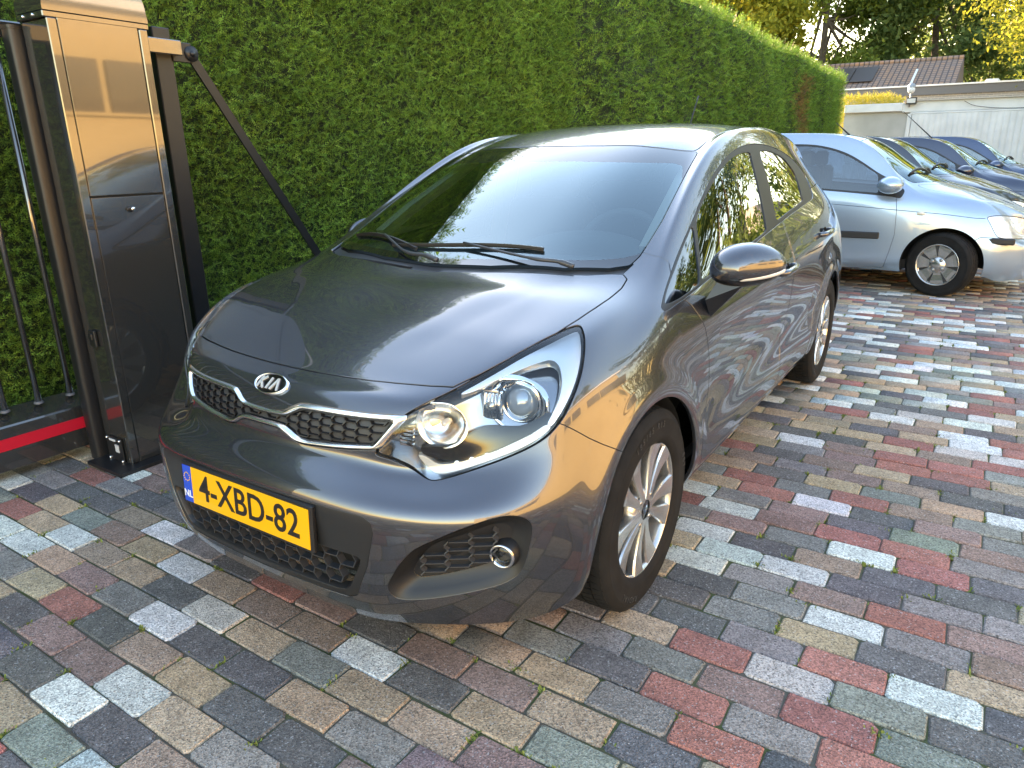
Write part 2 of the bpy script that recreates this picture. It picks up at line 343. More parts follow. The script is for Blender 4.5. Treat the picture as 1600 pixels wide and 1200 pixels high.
# moss and grass in the joints
MOSS=principled('moss',(.10,.15,.025),.9);add_noise_col(MOSS,(.09,.13,.02),(.22,.25,.05),60,3)
V=[];F=[];
mk=np.where((BX[:,1]<5.5)&(BX[:,1]>-1)&(BX[:,0]>-2.3)&(BX[:,0]<4.5))[0]
for k in mk:
    if RNG.random()>.5:continue
    cx=BX[k,0]+BL/2;cy=BX[k,1]+RNG.choice([-1,1])*BS/2*RNG.uniform(.3,1);nb=int(RNG.integers(6,40))
    along=RNG.random()<.45
    for _ in range(nb):
        x=cx+RNG.normal(0,.016 if along else .005);y=cy+RNG.normal(0,.004 if along else .014);a=RNG.uniform(0,6.28);l=RNG.uniform(.004,.012);h=RNG.uniform(-.003,.006);w_=RNG.uniform(.0015,.0035)
        d=np.array([math.cos(a),math.sin(a)]);p=np.array([-d[1],d[0]])*w_;n0=len(V)
        V+= [(x-p[0],y-p[1],-.006),(x+p[0],y+p[1],-.006),(x+d[0]*l+p[0]*.6,y+d[1]*l+p[1]*.6,h),(x+d[0]*l-p[0]*.6,y+d[1]*l-p[1]*.6,h)];F.append((n0,n0+1,n0+2,n0+3))
me=fast_mesh('moss',V,F,MOSS);tag(link('moss',me),'low green moss growing in the joints between the paving bricks','moss',kind='stuff')
# ================================================================ smooth car shells: interpolating Catmull-Clark cage, then panels cut along outlines
def shell(cols,top,level,name):
    """cols: list of vertical columns (front centre -> round the side -> rear centre) of 8 points; top[t]: inner points of each lengthwise row.
    returns dense vertices, normals, quads of the whole (mirrored) shell"""
    V=[];idx={}
    def vid(p):
        k=tuple(round(q,5) for q in p)
        if k not in idx:idx[k]=len(V);V.append(k)
        return idx[k]
    def mir(p):return (-p[0],p[1],p[2])
    F=[]
    def quad(a,b,c,d):
        F.append((vid(a),vid(b),vid(c),vid(d)));F.append((vid(mir(d)),vid(mir(c)),vid(mir(b)),vid(mir(a))))
    for i in range(len(cols)-1):
        for j in range(7):quad(cols[i][j],cols[i][j+1],cols[i+1][j+1],cols[i+1][j])
    n=len(top)              # top[t] = full row of 4 points c0..c3
    for t in range(n-1):
        for c in range(3):quad(top[t][c],top[t][c+1],top[t+1][c+1],top[t+1][c])
    T=np.array(V,float);me=bpy.data.meshes.new(name)
    def make(P):
        m=bpy.data.meshes.new('c');m.from_pydata(P.tolist(),[],F);return m
    C=T.copy()
    ob=bpy.data.objects.new('c',make(C));COL.objects.link(ob);md=ob.modifiers.new('s','SUBSURF');md.boundary_smooth='ALL';md.use_limit_surface=True
    def ev(l):
        md.levels=l;md.render_levels=l
        dg=bpy.context.evaluated_depsgraph_get();dg.update();return ob.evaluated_get(dg).to_mesh()
    for it in range(6):
        m=ev(1);co=np.empty(len(m.vertices)*3);m.vertices.foreach_get('co',co);co=co.reshape(-1,3)[:len(T)]
        C=C+.9*(T-co);ob.data.vertices.foreach_set('co',C.ravel());ob.data.update()
    m=ev(level);n=len(m.vertices);co=np.empty(n*3);m.vertices.foreach_get('co',co)
    q=np.empty(len(m.polygons)*4,np.int32);m.loops.foreach_get('vertex_index',q)
    bpy.data.objects.remove(ob)
    return co.reshape(-1,3),q.reshape(-1,4)
def vnormals(V,Q):
    n=np.zeros_like(V);e=np.cross(V[Q[:,2]]-V[Q[:,0]],V[Q[:,3]]-V[Q[:,1]])
    for k in range(4):
        for a in range(3):n[:,a]+=np.bincount(Q[:,k],e[:,a],len(V))
    return n/(np.linalg.norm(n,axis=1)[:,None]+1e-12)
class Skin:
    """dense shell whose faces carry tags; cut() splits faces along a zero line"""
    def __init__(s,V,Q):
        s.V=V.copy();s.N=vnormals(V,Q);s.Q=Q.copy();s.names=['body'];s.qt=np.zeros(len(Q),np.int16);s.P=[];s.pt=[]
    def tid(s,n):
        if n not in s.names:s.names.append(n)
        return s.names.index(n)
    def cut(s,fn,inside,outside=None,only=('body',)):
        f=fn(s.V);Vn=[];Nn=[];base=len(s.V);ed={};neg=f<0;al=[s.tid(t) for t in only];ti=s.tid(inside);to=s.tid(outside) if outside else None
        def mid(a,b):
            k=(a,b) if a<b else (b,a)
            if k not in ed:
                a_,b_=k;t=f[a_]/(f[a_]-f[b_]);t=min(max(t,.001),.999)
                Vn.append(s.V[a_]*(1-t)+s.V[b_]*t);n=s.N[a_]*(1-t)+s.N[b_]*t;Nn.append(n/np.linalg.norm(n));ed[k]=base+len(Vn)-1
            return ed[k]
        ok=np.isin(s.qt,al);c=neg[s.Q].sum(1);allin=ok&(c==4);out=ok&(c==0);mix=ok&(c>0)&(c<4)
        todo=[(tuple(q),int(t)) for q,t in zip(s.Q[mix].tolist(),s.qt[mix])]
        s.qt[allin]=ti
        if to is not None:s.qt[out]=to
        s.Q=s.Q[~mix];s.qt=s.qt[~mix]
        P2=[];T2=[]
        for fc,tg in zip(s.P+[x[0] for x in todo],s.pt+[x[1] for x in todo]):
            if tg not in al:P2.append(fc);T2.append(tg);continue
            o=tg if to is None else to
            k=sum(1 for i in fc if neg[i])
            if k==0:P2.append(fc);T2.append(o)
            elif k==len(fc):P2.append(fc);T2.append(ti)
            else:
                A=[];B=[];m=len(fc)
                for i in range(m):
                    a,b=fc[i],fc[(i+1)%m]
                    (A if neg[a] else B).append(a)
                    if neg[a]!=neg[b]:x=mid(a,b);A.append(x);B.append(x)
                if len(A)>2:P2.append(tuple(A));T2.append(ti)
                if len(B)>2:P2.append(tuple(B));T2.append(o)
        s.P=P2;s.pt=T2
        if Vn:s.V=np.concatenate([s.V,Vn]);s.N=np.concatenate([s.N,Nn])
    def panel(s,fn,name,gap=.0022,only=('body',)):
        """cut a panel with a shut line of +-gap round it"""
        s.cut(lambda V:fn(V)-gap,name+'~',only=only);s.cut(lambda V:fn(V)+gap,name,'gap',only=(name+'~',))
    def get(s,tags,side=0):
        """faces with the tags (side: +1 left, -1 right, 0 both) as compact arrays"""
        al=[s.tid(t) for t in tags];q=s.Q[np.isin(s.qt,al)]
        if side:q=q[side*s.V[q][:,:,0].sum(1)>0]
        fs=[tuple(x) for x in q.tolist()]+[fc for fc,t in zip(s.P,s.pt) if t in al and (side==0 or side*sum(s.V[i][0] for i in fc)>0)]
        ids=sorted({i for fc in fs for i in fc});mp={a:b for b,a in enumerate(ids)}
        return s.V[ids],s.N[ids],[tuple(mp[i] for i in fc) for fc in fs]
def skin_obj(name,data,mat,parent,depth=.012,off=0.,bev=.0016):
    """panel object: smooth outer face with stored normals, rounded turned-in edge"""
    V,Nn,F=data
    if not len(F):return None
    V=V+Nn*off
    cnt={}
    for fc in F:
        m=len(fc)
        for i in range(m):
            a,b=fc[i],fc[(i+1)%m];k=(a,b) if a<b else (b,a);cnt.setdefault(k,[]).append((a,b))
    be=[e[0] for e in cnt.values() if len(e)==1];bv=sorted({i for e in be for i in e})
    me=bpy.data.meshes.new(name);nv=len(V);Vs=[V];ln=[Nn[i] for fc in F for i in fc];F=list(F)
    if depth>0 and bv:
        mp={a:k for k,a in enumerate(bv)};out=np.zeros((len(bv),3))
        fn_={}
        for a,b in be:
            t=V[b]-V[a];t/=np.linalg.norm(t)+1e-12
            o=np.cross(t,Nn[a]);out[mp[a]]+=o;out[mp[b]]+=o
        out/=np.linalg.norm(out,axis=1)[:,None]+1e-9
        B=V[bv];nb=Nn[bv]
        R1=B+out*bev*.7-nb*bev;R2=B+out*bev*.7-nb*depth;Vs+=[R1,R2];k=len(bv)
        n1=nb*.25+out;n1/=np.linalg.norm(n1,axis=1)[:,None]
        for a,b in be:
            i,j=mp[a],mp[b]
            F.append((b,a,nv+i,nv+j));ln+=[nb[j],nb[i],n1[i],n1[j]]
            F.append((nv+j,nv+i,nv+k+i,nv+k+j));ln+=[n1[j],n1[i],out[i],out[j]]
    me.from_pydata(np.concatenate(Vs).tolist(),[],F);me.polygons.foreach_set('use_smooth',[True]*len(F))
    if len(me.loops)==len(ln):me.normals_split_custom_set([tuple(x) for x in ln])
    me.materials.append(mat);return link(name,me,parent)
def plane_sdf(poly,ax):
    """signed distance of a polygon in the plane of axes ax (|x| used)"""
    poly=np.asarray(poly,float)
    def fn(V):
        P=np.abs(V[:,[0]]) if 0 in ax else None
        U=np.stack([np.abs(V[:,a]) if a==0 else V[:,a] for a in ax],1);lo=poly.min(0)-.15;hi=poly.max(0)+.15
        d=np.full(len(V),1.);m=((U>lo)&(U<hi)).all(1);d[m]=poly_sdf(U[m],poly);return d
    return fn
def px_sdf(poly,box):
    """outline read off the photograph (left side), laid on the surface; box limits (xmin,xmax,ymin,ymax,zmin,zmax); metres"""
    poly=np.asarray(poly,float);box=np.asarray(box)
    def fn(V):
        A=V.copy();A[:,0]=np.abs(A[:,0]);d=np.full(len(V),.5)
        m=(A[:,0]>box[0])&(A[:,0]<box[1])&(A[:,1]>box[2])&(A[:,1]<box[3])&(A[:,2]>box[4])&(A[:,2]<box[5])
        if m.any():
            B=A[m];dep=(B-CAM)@CR[2];d[m]=poly_sdf(to_px(B),poly)*dep/F_PX
        return d
    return fn
def lim(fn,cond):
    def g(V):
        d=fn(V);return np.where(cond(np.abs(V[:,0]),V[:,1],V[:,2]),d,np.maximum(d,.5))
    return g
# ================================================================ the dark grey hatchback
KX=dict(
 c0=[(0,.280,.765),(0,.207,.736),(0,.160,.662),(0,.150,.598),(0,.084,.535),(0,.078,.43),(0,.092,.27),(0,.135,.17)],
 c1=[(.19,.288,.7665),(.19,.214,.739),(.18,.168,.660),(.18,.158,.596),(.20,.089,.535),(.20,.082,.43),(.19,.096,.27),(.19,.138,.17)],
 c2=[(.36,.310,.770),(.355,.242,.743),(.34,.194,.660),(.345,.182,.587),(.39,.116,.53),(.39,.104,.43),(.38,.114,.27),(.37,.155,.172)],
 t0=[(.509,.342,.774),(.487,.277,.722),(.475,.252,.63),(.485,.245,.567),(.545,.190,.52),(.55,.172,.43),(.535,.180,.28),(.515,.222,.168)],
 t1=[(.588,.475,.830),(.622,.425,.758),(.637,.375,.670),(.645,.345,.59),(.682,.290,.52),(.688,.276,.43),(.672,.282,.285),(.640,.318,.160)],
 t2=[(.645,.62,.870),(.708,.555,.828),(.748,.475,.742),(.766,.435,.64),(.784,.402,.53),(.787,.392,.43),(.772,.396,.29),(.742,.425,.168)],
 t3=[(.668,.82,.910),(.742,.775,.868),(.795,.695,.78),(.824,.63,.66),(.838,.565,.53),(.840,.535,.43),(.828,.53,.30),(.795,.53,.215)],
 t4=[(.656,1.047,.957),(.735,1.030,.925),(.797,.985,.872),(.832,.930,.765),(.846,.87,.64),(.850,.84,.48),(.842,.83,.32),(.800,.83,.205)],
 t5=[(.628,1.36,1.098),(.692,1.335,1.068),(.800,1.32,.902),(.838,1.30,.795),(.852,1.28,.66),(.855,1.27,.48),(.845,1.27,.32),(.790,1.27,.215)],
 t6=[(.572,1.841,1.315),(.650,1.83,1.285),(.798,1.84,.957),(.842,1.84,.84),(.853,1.84,.69),(.845,1.84,.50),(.842,1.84,.33),(.785,1.84,.22)],
 t7=[(.560,2.30,1.402),(.640,2.30,1.355),(.790,2.33,1.005),(.840,2.33,.87),(.853,2.33,.71),(.845,2.33,.50),(.842,2.33,.33),(.785,2.33,.22)],
 t8=[(.550,2.80,1.418),(.632,2.80,1.355),(.778,2.82,1.055),(.836,2.80,.905),(.855,2.80,.72),(.852,2.80,.50),(.845,2.80,.33),(.79,2.80,.22)],
 t9=[(.530,3.30,1.395),(.610,3.30,1.30),(.755,3.32,1.085),(.828,3.28,.935),(.857,3.22,.73),(.860,3.20,.50),(.848,3.2,.33),(.80,3.2,.22)],
 t10=[(.505,3.72,1.345),(.580,3.70,1.23),(.705,3.72,1.07),(.785,3.74,.93),(.832,3.74,.74),(.842,3.74,.50),(.825,3.74,.34),(.78,3.74,.24)],
 t11=[(.470,3.93,1.300),(.540,3.93,1.18),(.630,3.96,1.02),(.700,3.99,.91),(.745,4.00,.73),(.755,4.03,.52),(.74,4.02,.36),(.70,4.0,.26)],
 e2=[(.34,3.985,1.318),(.38,4.01,1.18),(.42,4.04,1.0),(.45,4.06,.90),(.47,4.07,.72),(.47,4.10,.52),(.46,4.09,.36),(.44,4.06,.26)],
 e1=[(.18,4.005,1.326),(.20,4.03,1.18),(.22,4.06,1.0),(.23,4.075,.90),(.23,4.08,.72),(.23,4.11,.52),(.23,4.10,.36),(.22,4.07,.26)],
 e0=[(0,4.01,1.328),(0,4.035,1.18),(0,4.065,1.0),(0,4.08,.90),(0,4.085,.72),(0,4.115,.52),(0,4.105,.36),(0,4.075,.26)])
KT=[ # inner points c0,c1,c2 of the lengthwise rows t1..t10
 [(0,.47,.841),(.21,.47,.845),(.415,.468,.843)],
 [(0,.60,.884),(.22,.60,.890),(.455,.606,.890)],
 [(0,.735,.923),(.23,.742,.931),(.475,.768,.931)],
 [(0,.862,.953),(.23,.872,.962),(.47,.930,.965)],
 [(0,1.20,1.105),(.22,1.215,1.107),(.44,1.262,1.105)],
 [(0,1.755,1.342),(.20,1.762,1.341),(.40,1.790,1.334)],
 [(0,2.25,1.436),(.20,2.252,1.433),(.40,2.27,1.422)],
 [(0,2.8,1.452),(.20,2.8,1.449),(.40,2.8,1.438)],
 [(0,3.32,1.434),(.19,3.32,1.431),(.375,3.31,1.418)],
 [(0,3.76,1.383),(.18,3.755,1.38),(.355,3.74,1.367)]]
kcols=[KX[k] for k in('c0','c1','c2','t0','t1','t2','t3','t4','t5','t6','t7','t8','t9','t10','t11','e2','e1','e0')]
ktop=[[KX['c0'][0],KX['c1'][0],KX['c2'][0],KX['t0'][0]]]+[KT[i]+[KX['t%d'%(i+1)][0]] for i in range(10)]+[[KX['e0'][0],KX['e1'][0],KX['e2'][0],KX['t11'][0]]]
KV,KQ=shell(kcols,ktop,5,'k')
WY=(.83,3.40);WZ=.31;WR=.311
def kia_sculpt(V):
    x,y,z=np.abs(V[:,0]),V[:,1],V[:,2];sx=np.sign(V[:,0]);side=np.clip((x-.62)/.1,0,1)
    g=lambda t,w:np.exp(-(t/w)**2)
    dx=np.zeros(len(V))
    for yc in WY:                                   # wheel arch lips
        r=np.hypot(y-yc,z-WZ);dx+=.010*g(r-.365,.045)*np.clip((z-.12)/.1,0,1)
    door=np.clip((y-1.2)/.15,0,1)*np.clip((3.12-y)/.2,0,1)
    zc=.80+.085*(y-1.2)/2.2;t=(z-zc)                 # shoulder crease of the doors
    dx+=.010*np.where(t>0,g(t,.035),g(t,.10))*np.clip((y-1.05)/.3,0,1)*np.clip((3.7-y)/.4,0,1)
    dx-=.020*g(z-(.43+.05*(y-1.2)),.10)*door         # hollow low in the doors
    dx+=.012*g(z-.27,.035)*door
    V[:,0]+=sx*dx*side
    # bonnet: raised middle field with soft creases
    m=(z>.70)&(y<1.05)&(y>.25);ss=lambda t:np.clip(t,0,1)**2*(3-2*np.clip(t,0,1))
    xe=.17+.22*(y-.3)/.6
    V[:,2]+=np.where(m,-.006*ss((x-xe)/.13)*ss((1.0-y)/.35)*ss((y-.35)/.15)*ss((.64-x)/.14),0)
    # bumper lower lip
    return V
KV=kia_sculpt(KV)
S=Skin(KV,KQ)
tz=lambda px,o,sc:[(o[0]+a/sc,o[1]+b/sc) for a,b in px]
# wheel openings
for yc,rr in zip(WY,(.345,.35)):
    S.cut(lambda V:np.where(np.abs(V[:,0])>.5,np.hypot(V[:,1]-yc,V[:,2]-WZ)-rr,.5),'hole')
# bonnet, windscreen, roof : seen from above
hood=[(-.6,.280),(0,.280),(.10,.282),(.19,.288),(.28,.297),(.36,.310),(.45,.328),(.509,.345),(.55,.405),(.588,.475),(.617,.54),(.645,.62),(.659,.71),(.666,.80),(.668,.88),(.665,.97),(.655,1.03),(.635,1.045),(.60,1.02),(.55,.975),(.47,.930),(.35,.895),(.23,.872),(.1,.862),(0,.860),(-.6,.860)]
S.panel(lim(plane_sdf(hood,(0,1)),lambda x,y,z:z>.69),'bonnet',.0028)
wsc=[(-.6,.90),(0,.90),(.23,.912),(.47,.972),(.585,1.045),(.632,1.10),(.638,1.16),(.628,1.36),(.601,1.60),(.577,1.80),(.570,1.832),(.556,1.838),(.40,1.790),(.20,1.762),(0,1.755),(-.6,1.755)]
S.panel(lim(plane_sdf(wsc,(0,1)),lambda x,y,z:(z>.9)&(y<2)),'windscreen',.002)
S.cut(lim(plane_sdf([(-.6,.85),(.62,.85),(.64,1.12),(.60,1.07),(.47,.98),(.23,.92),(0,.905),(-.6,.905)],(0,1)),lambda x,y,z:z>.9),'cowl')
roof=[(-.6,1.762),(0,1.762),(.20,1.769),(.40,1.797),(.552,1.846),(.560,1.87),(.557,2.3),(.547,2.8),(.527,3.3),(.50,3.72),(.46,3.9),(.34,3.95),(0,3.97),(-.6,3.97)]
S.panel(lim(plane_sdf(roof,(0,1)),lambda x,y,z:z>1.2),'roof',.004)
# headlamp
hl=tz([(1385,118),(1408,165),(1415,240),(1400,380),(1370,490),(1330,590),(1285,680),(1240,742),(1180,805),(1080,870),(900,950),(700,1020),(560,1062),(470,1078),(430,1068),(330,1005),(200,950),(110,915),(130,880),(190,785),(268,695),(400,612),(575,528),(800,404),(1000,284),(1200,182),(1350,118)],(560,480),4)
hlp=crom(hl,5,True)
S.panel(px_sdf(hlp,(.3,.9,.1,.9,.45,.95)),'lamp',.003,only=('body','gap'))
# grille (front view x,z): chrome surround, mesh opening
gtop=[(0,.684),(.05,.685),(.083,.689),(.108,.702),(.13,.711),(.16,.714),(.25,.715),(.35,.716),(.425,.718)]
gbot=[(.372,.629),(.30,.622),(.20,.614),(.15,.612),(.122,.616),(.10,.627),(.078,.637),(.05,.640),(0,.640)]
gout=[(-.3,.684)]+[tuple(p) for p in crom(gtop,4)]+[(.437,.717),(.438,.708),(.418,.680),(.395,.645),(.385,.634)]+[tuple(p) for p in crom(gbot,4)]+[(-.3,.640)]
gti=[(0,.672),(.05,.673),(.088,.677),(.115,.689),(.138,.698),(.165,.700),(.25,.701),(.35,.702),(.395,.703)]
gbi=[(.352,.641),(.30,.636),(.20,.627),(.155,.625),(.130,.629),(.108,.640),(.085,.650),(.05,.653),(0,.653)]
gin=[(-.3,.672)]+[tuple(p) for p in crom(gti,4)]+[(.402,.701),(.402,.694),(.385,.668),(.370,.650),(.362,.643)]+[tuple(p) for p in crom(gbi,4)]+[(-.3,.653)]
front=lambda x,y,z:(y<.5)
S.panel(lim(plane_sdf(gout,(0,2)),front),'chrome',.0018,only=('body','gap'))
S.cut(lim(plane_sdf(gin,(0,2)),front),'grille_hole',only=('chrome',))
# lower centre panel, lower grille
lpan=[(-.3,.507),(0,.507),(.2,.507),(.36,.503),(.405,.499),(.425,.485),(.43,.46),(.405,.36),(.36,.262),(.33,.247),(.2,.243),(0,.241),(-.3,.241)]
S.panel(lim(plane_sdf(lpan,(0,2)),front),'lower_panel',.0015)
lgr=[(-.3,.392),(0,.392),(.26,.389),(.34,.388),(.378,.384),(.388,.376),(.385,.36),(.345,.285),(.325,.268),(.29,.262),(.15,.258),(0,.257),(-.3,.257)]
S.cut(lim(plane_sdf(lgr,(0,2)),front),'lower_hole',only=('lower_panel',))
# fog lamp bezel
fogp=crom(tz([(232,870),(245,925),(290,965),(350,982),(450,985),(600,972),(760,948),(900,920),(1050,885),(1160,845),(1245,790),(1295,715),(1330,600),(1355,470),(1352,400),(1315,358),(1250,335),(1180,330),(1050,352),(900,400),(750,455),(600,520),(480,572),(400,625),(330,700),(265,800)],(560,740),5),4,True)
S.panel(px_sdf(fogp,(.3,.85,.05,.55,.2,.6)),'fog_bezel',.0012)
# bumper against wing
S.panel(lim(plane_sdf([(-.2,0),(.66,0),(.66,.555),(.60,.588),(.55,.618),(.51,.645),(.455,.69),(.44,.70),(.42,.95),(-.2,.95)],(1,2)),lambda x,y,z:y<.8),'bumper',.0016)
# side windows and their black frame (from the photograph, left side)
z7=lambda L_:tz(L_,(1000,180),3.75)
frame=crom(z7([(128,1130),(132,1090),(150,1020),(180,930),(208,850),(255,735),(310,612),(355,500),(405,395),(460,305),(520,232),(575,192),(640,170),(700,168),(765,182),(825,208),(880,245),(920,285),(952,325),(980,375),(1000,425),(1012,470),(1010,488),(985,508),(930,548),(860,600),(800,648),(690,735),(560,838),(440,930),(300,1045),(215,1105),(150,1145)]),3,True)
SB=(.55,.9,.85,3.75,.80,1.4)
S.panel(px_sdf(frame,SB),'window_frame',.0015)
def win(name,pts):
    S.cut(px_sdf(crom(z7(pts),4,True),SB),name,only=('window_frame',))
win('quarter_glass',[(150,1075),(165,1010),(205,905),(250,785),(290,690),(308,650),(318,668),(330,760),(345,860),(352,950),(350,985),(330,1005),(240,1070),(175,1100),(150,1100)])
win('front_glass',[(335,620),(345,570),(380,490),(425,405),(480,315),(540,250),(590,222),(630,212),(648,218),(660,260),(690,380),(720,520),(742,640),(745,672),(730,690),(600,790),(480,885),(400,945),(372,962),(362,930),(355,830),(342,700)])
win('rear_glass',[(708,210),(740,206),(790,218),(840,248),(885,300),(915,350),(935,410),(950,470),(958,495),(940,515),(880,560),(830,600),(806,616),(800,600),(785,520),(760,410),(730,300)])
# doors
fd0=[(.97,.845),(1.075,.905),(1.15,.92),(2.25,1.05),(2.36,1.05),(2.37,.93),(2.375,.70),(2.37,.45),(2.35,.31),(2.31,.262),(1.36,.252),(1.29,.275),(1.275,.36),(1.272,.50),(1.270,.60),(1.255,.69),(1.215,.79),(1.15,.865),(1.10,.885)]
fd=[(1.085,.925),(2.37,1.10),(2.375,.93),(2.378,.70),(2.372,.45),(2.355,.31),(2.315,.262),(1.36,.250),(1.30,.272),(1.285,.36),(1.280,.50),(1.275,.60),(1.258,.69),(1.222,.785),(1.165,.865),(1.10,.905)]
sidec=lambda x,y,z:(x>.55)&(z<1.2)
S.panel(lim(plane_sdf(fd,(1,2)),sidec),'front_door',.0024)
rd=[(2.384,1.10),(3.55,1.14),(3.50,1.03),(3.40,.93),(3.27,.82),(3.13,.70),(3.02,.56),(2.975,.42),(2.955,.30),(2.90,.262),(2.42,.262),(2.378,.29),(2.386,.45),(2.392,.70),(2.388,.93)]
S.panel(lim(plane_sdf(rd,(1,2)),sidec),'rear_door',.0024)
# wing against the pillar: short joint across the pillar foot, then the wing
S.panel(lim(plane_sdf([(.40,.40),(1.275,.2),(1.285,.50),(1.275,.62),(1.255,.70),(1.22,.79),(1.16,.868),(1.10,.905),(1.19,.985),(1.17,1.05),(1.07,1.0),(.8,1.1),(.3,1.1)],(1,2)),lambda x,y,z:(x>.45)),'wing',.0016)
# tailgate line, tail lamps
S.panel(lim(plane_sdf([(-.6,.62),(.46,.62),(.52,.70),(.52,.90),(.50,1.1),(.45,1.29),(-.6,1.33)],(0,2)),lambda x,y,z:(y>3.6)),'tailgate',.003)
S.cut(lim(plane_sdf([(-.6,.98),(.42,.98),(.44,1.05),(.38,1.26),(.33,1.29),(-.6,1.29)],(0,2)),lambda x,y,z:(y>3.6)),'rear_screen',only=('tailgate',))
S.panel(lim(plane_sdf([(3.68,.76),(4.06,.73),(4.06,.93),(3.80,1.0),(3.70,.93)],(1,2)),lambda x,y,z:(x>.5)),'tail_lamp',.002)

kia=empty('hatchback_car',(0,0,0),0,'dark grey hatchback with yellow plate parked in front beside the black gate pillar','car')
kbody=skin_obj('body_frame',S.get(('body',)),PAINT,kia)
skin_obj('bonnet',S.get(('bonnet',)),PAINT,kia);skin_obj('roof',S.get(('roof',)),PAINT,kia)
bumper=skin_obj('front_bumper',S.get(('bumper',)),PAINT,kia,.02)
wsobj=skin_obj('windscreen',S.get(('windscreen',)),WGLASS,kia,0)
COWLM=principled('cowl_plastic',(.045,.047,.052),.32)
cowl=skin_obj('cowl',S.get(('cowl',)),COWLM,kia,.004,-.012)
GSK=S.get(('chrome',))
LPM=principled('dull_graphite',(.022,.022,.023),.38,.2)
skin_obj('lower_bumper_panel',S.get(('lower_panel',)),LPM,kia,.03,-.0015,.003)
skin_obj('tailgate',S.get(('tailgate',)),PAINT,kia);skin_obj('rear_screen',S.get(('rear_screen',)),SGLASS,kia,0)
seal=skin_obj('shut_line_seal',S.get(('gap',)),VOID,kia,0,-.010)
TAILR=principled('red_lens',(.25,.006,.008),.08,0,Coat_Weight=1.0)
for sd_ in(1,-1):
    fdoor=skin_obj('front_door',S.get(('front_door',),sd_),PAINT,kia);rdoor=skin_obj('rear_door',S.get(('rear_door',),sd_),PAINT,kia)
    skin_obj('front_wing',S.get(('wing',),sd_),PAINT,kia);skin_obj('tail_lamp',S.get(('tail_lamp',),sd_),TAILR,kia)
    wf=skin_obj('window_frame',S.get(('window_frame',),sd_),GREYP,kia,.02,-.002)
    for t in('quarter_glass','front_glass','rear_glass'):skin_obj(t,S.get((t,),sd_),SGLASS,wf,0,-.006)
    lens=skin_obj('headlamp',S.get(('lamp',),sd_),LENS,kia,0,-.001)
# ---------------------------------------------------------------- details of the hatchback
from mathutils.bvhtree import BVHTree
KB=BVHTree.FromPolygons(KV.tolist(),KQ[:,:].tolist())
def hit(px):
    d=CR.T@np.array([(px[0]-IMW/2)/F_PX,-(px[1]-IMH/2)/F_PX,1.]);d/=np.linalg.norm(d)
    h=KB.ray_cast(Vector(CAM),Vector(d));return np.array(h[0]),np.array(h[1]),d
def fronty(x,z):
    h=KB.ray_cast(Vector((x,-1,z)),Vector((0,1,0)));return h[0].y if h[0] else .3
def sidex(y,z):
    h=KB.ray_cast(Vector((2,y,z)),Vector((-1,0,0)));return h[0].x if h[0] else .8
def topz(x,y):
    h=KB.ray_cast(Vector((x,y,3)),Vector((0,0,-1)));return h[0].z if h[0] else .9
# windscreen frit band and clear glass
S2=S
zz6=lambda L_:tz(L_,(500,180),2.58)
S.cut(px_sdf(zz6([(300,190),(800,190),(1030,187),(1430,194),(1462,206),(1458,280),(1400,430),(1345,520),(1300,556),(1220,576),(1100,584),(850,583),(300,575)]),(-.1,.7,.8,1.9,.9,1.4)),'clear',only=('windscreen',))
bpy.data.objects.remove(wsobj)
FRIT=principled('glass_frit',(.006,.007,.008),.04,0,Coat_Weight=.6,Coat_Roughness=.0)
wsobj=skin_obj('windscreen',S.get(('clear',)),WGLASS,kia,0)
skin_obj('glass_border',S.get(('windscreen',)),FRIT,wsobj,0)
# --- honeycomb meshes
def hexmesh(name,inside,x0,x1,z0,z1,w1,w2,ch,mat,parent,off,r,yfn=fronty,dep=.012):
    """honeycomb of elongated hexagons (flat half-width w1, corner half-width w2, height ch) standing off the surface"""
    mb=MB()
    def seg(a,b):
        pts=[]
        for t in(0,.5,1):
            x=a[0]+(b[0]-a[0])*t;z=a[1]+(b[1]-a[1])*t
            if not inside(x,z):return
            pts.append((x,yfn(x,z)+off,z))
        mb.tube(pts,0,sq=(r*2,dep),up=(0,1,0))
    st=w1+w2;nx=int((x1-x0)/st)+3;nz=int((z1-z0)/ch)+3;xc=(x0+x1)/2
    for i in range(-nx//2-1,nx//2+2):
        for j in range(-1,nz):
            x=xc+i*st;z=z0+j*ch+(ch/2 if i%2 else 0)
            seg((x-w1,z+ch/2),(x+w1,z+ch/2));seg((x+w1,z+ch/2),(x+w2,z));seg((x+w2,z),(x+w1,z-ch/2))
    o=mb.build(name,mat,parent);o['kind']='stuff';return o
def inpoly(poly):
    P=[(float(a),float(b)) for a,b in poly]
    def f(x,z):
        x=abs(x);c=False;j=len(P)-1
        for i in range(len(P)):
            xi,zi=P[i];xj,zj=P[j]
            if (zi>z)!=(zj>z) and x<(xj-xi)*(z-zi)/(zj-zi)+xi:c=not c
            j=i
        return c
    return f
GRM=principled('grille_grey',(.035,.037,.041),.5)
def chrome_ring():
    o=np.array(gout[1:-1]);i=np.array(gin[1:-1]);rows_=[]
    for k in range(len(o)):
        wd=np.linalg.norm(o[k]-i[k]);sec=[]
        for t in np.linspace(0,1,9):
            p=o[k]*(1-t)+i[k]*t;h=min(.0065,wd*.45)*math.sin(math.pi*t)
            sec.append((p[0],fronty(p[0],p[1])+.004-h*1.6,p[1]+h*.15))
        rows_.append(sec)
    A=np.array(rows_);full=np.concatenate([A,(A*np.array([-1,1,1]))[::-1][1:-1]]);n=len(full)
    mb=MB();mb.add(full.reshape(-1,3),[(a*9+b,((a+1)%n)*9+b,((a+1)%n)*9+b+1,a*9+b+1) for a in range(n) for b in range(8)],True)
    return mb.build('grille_surround',CHROME2,kia)
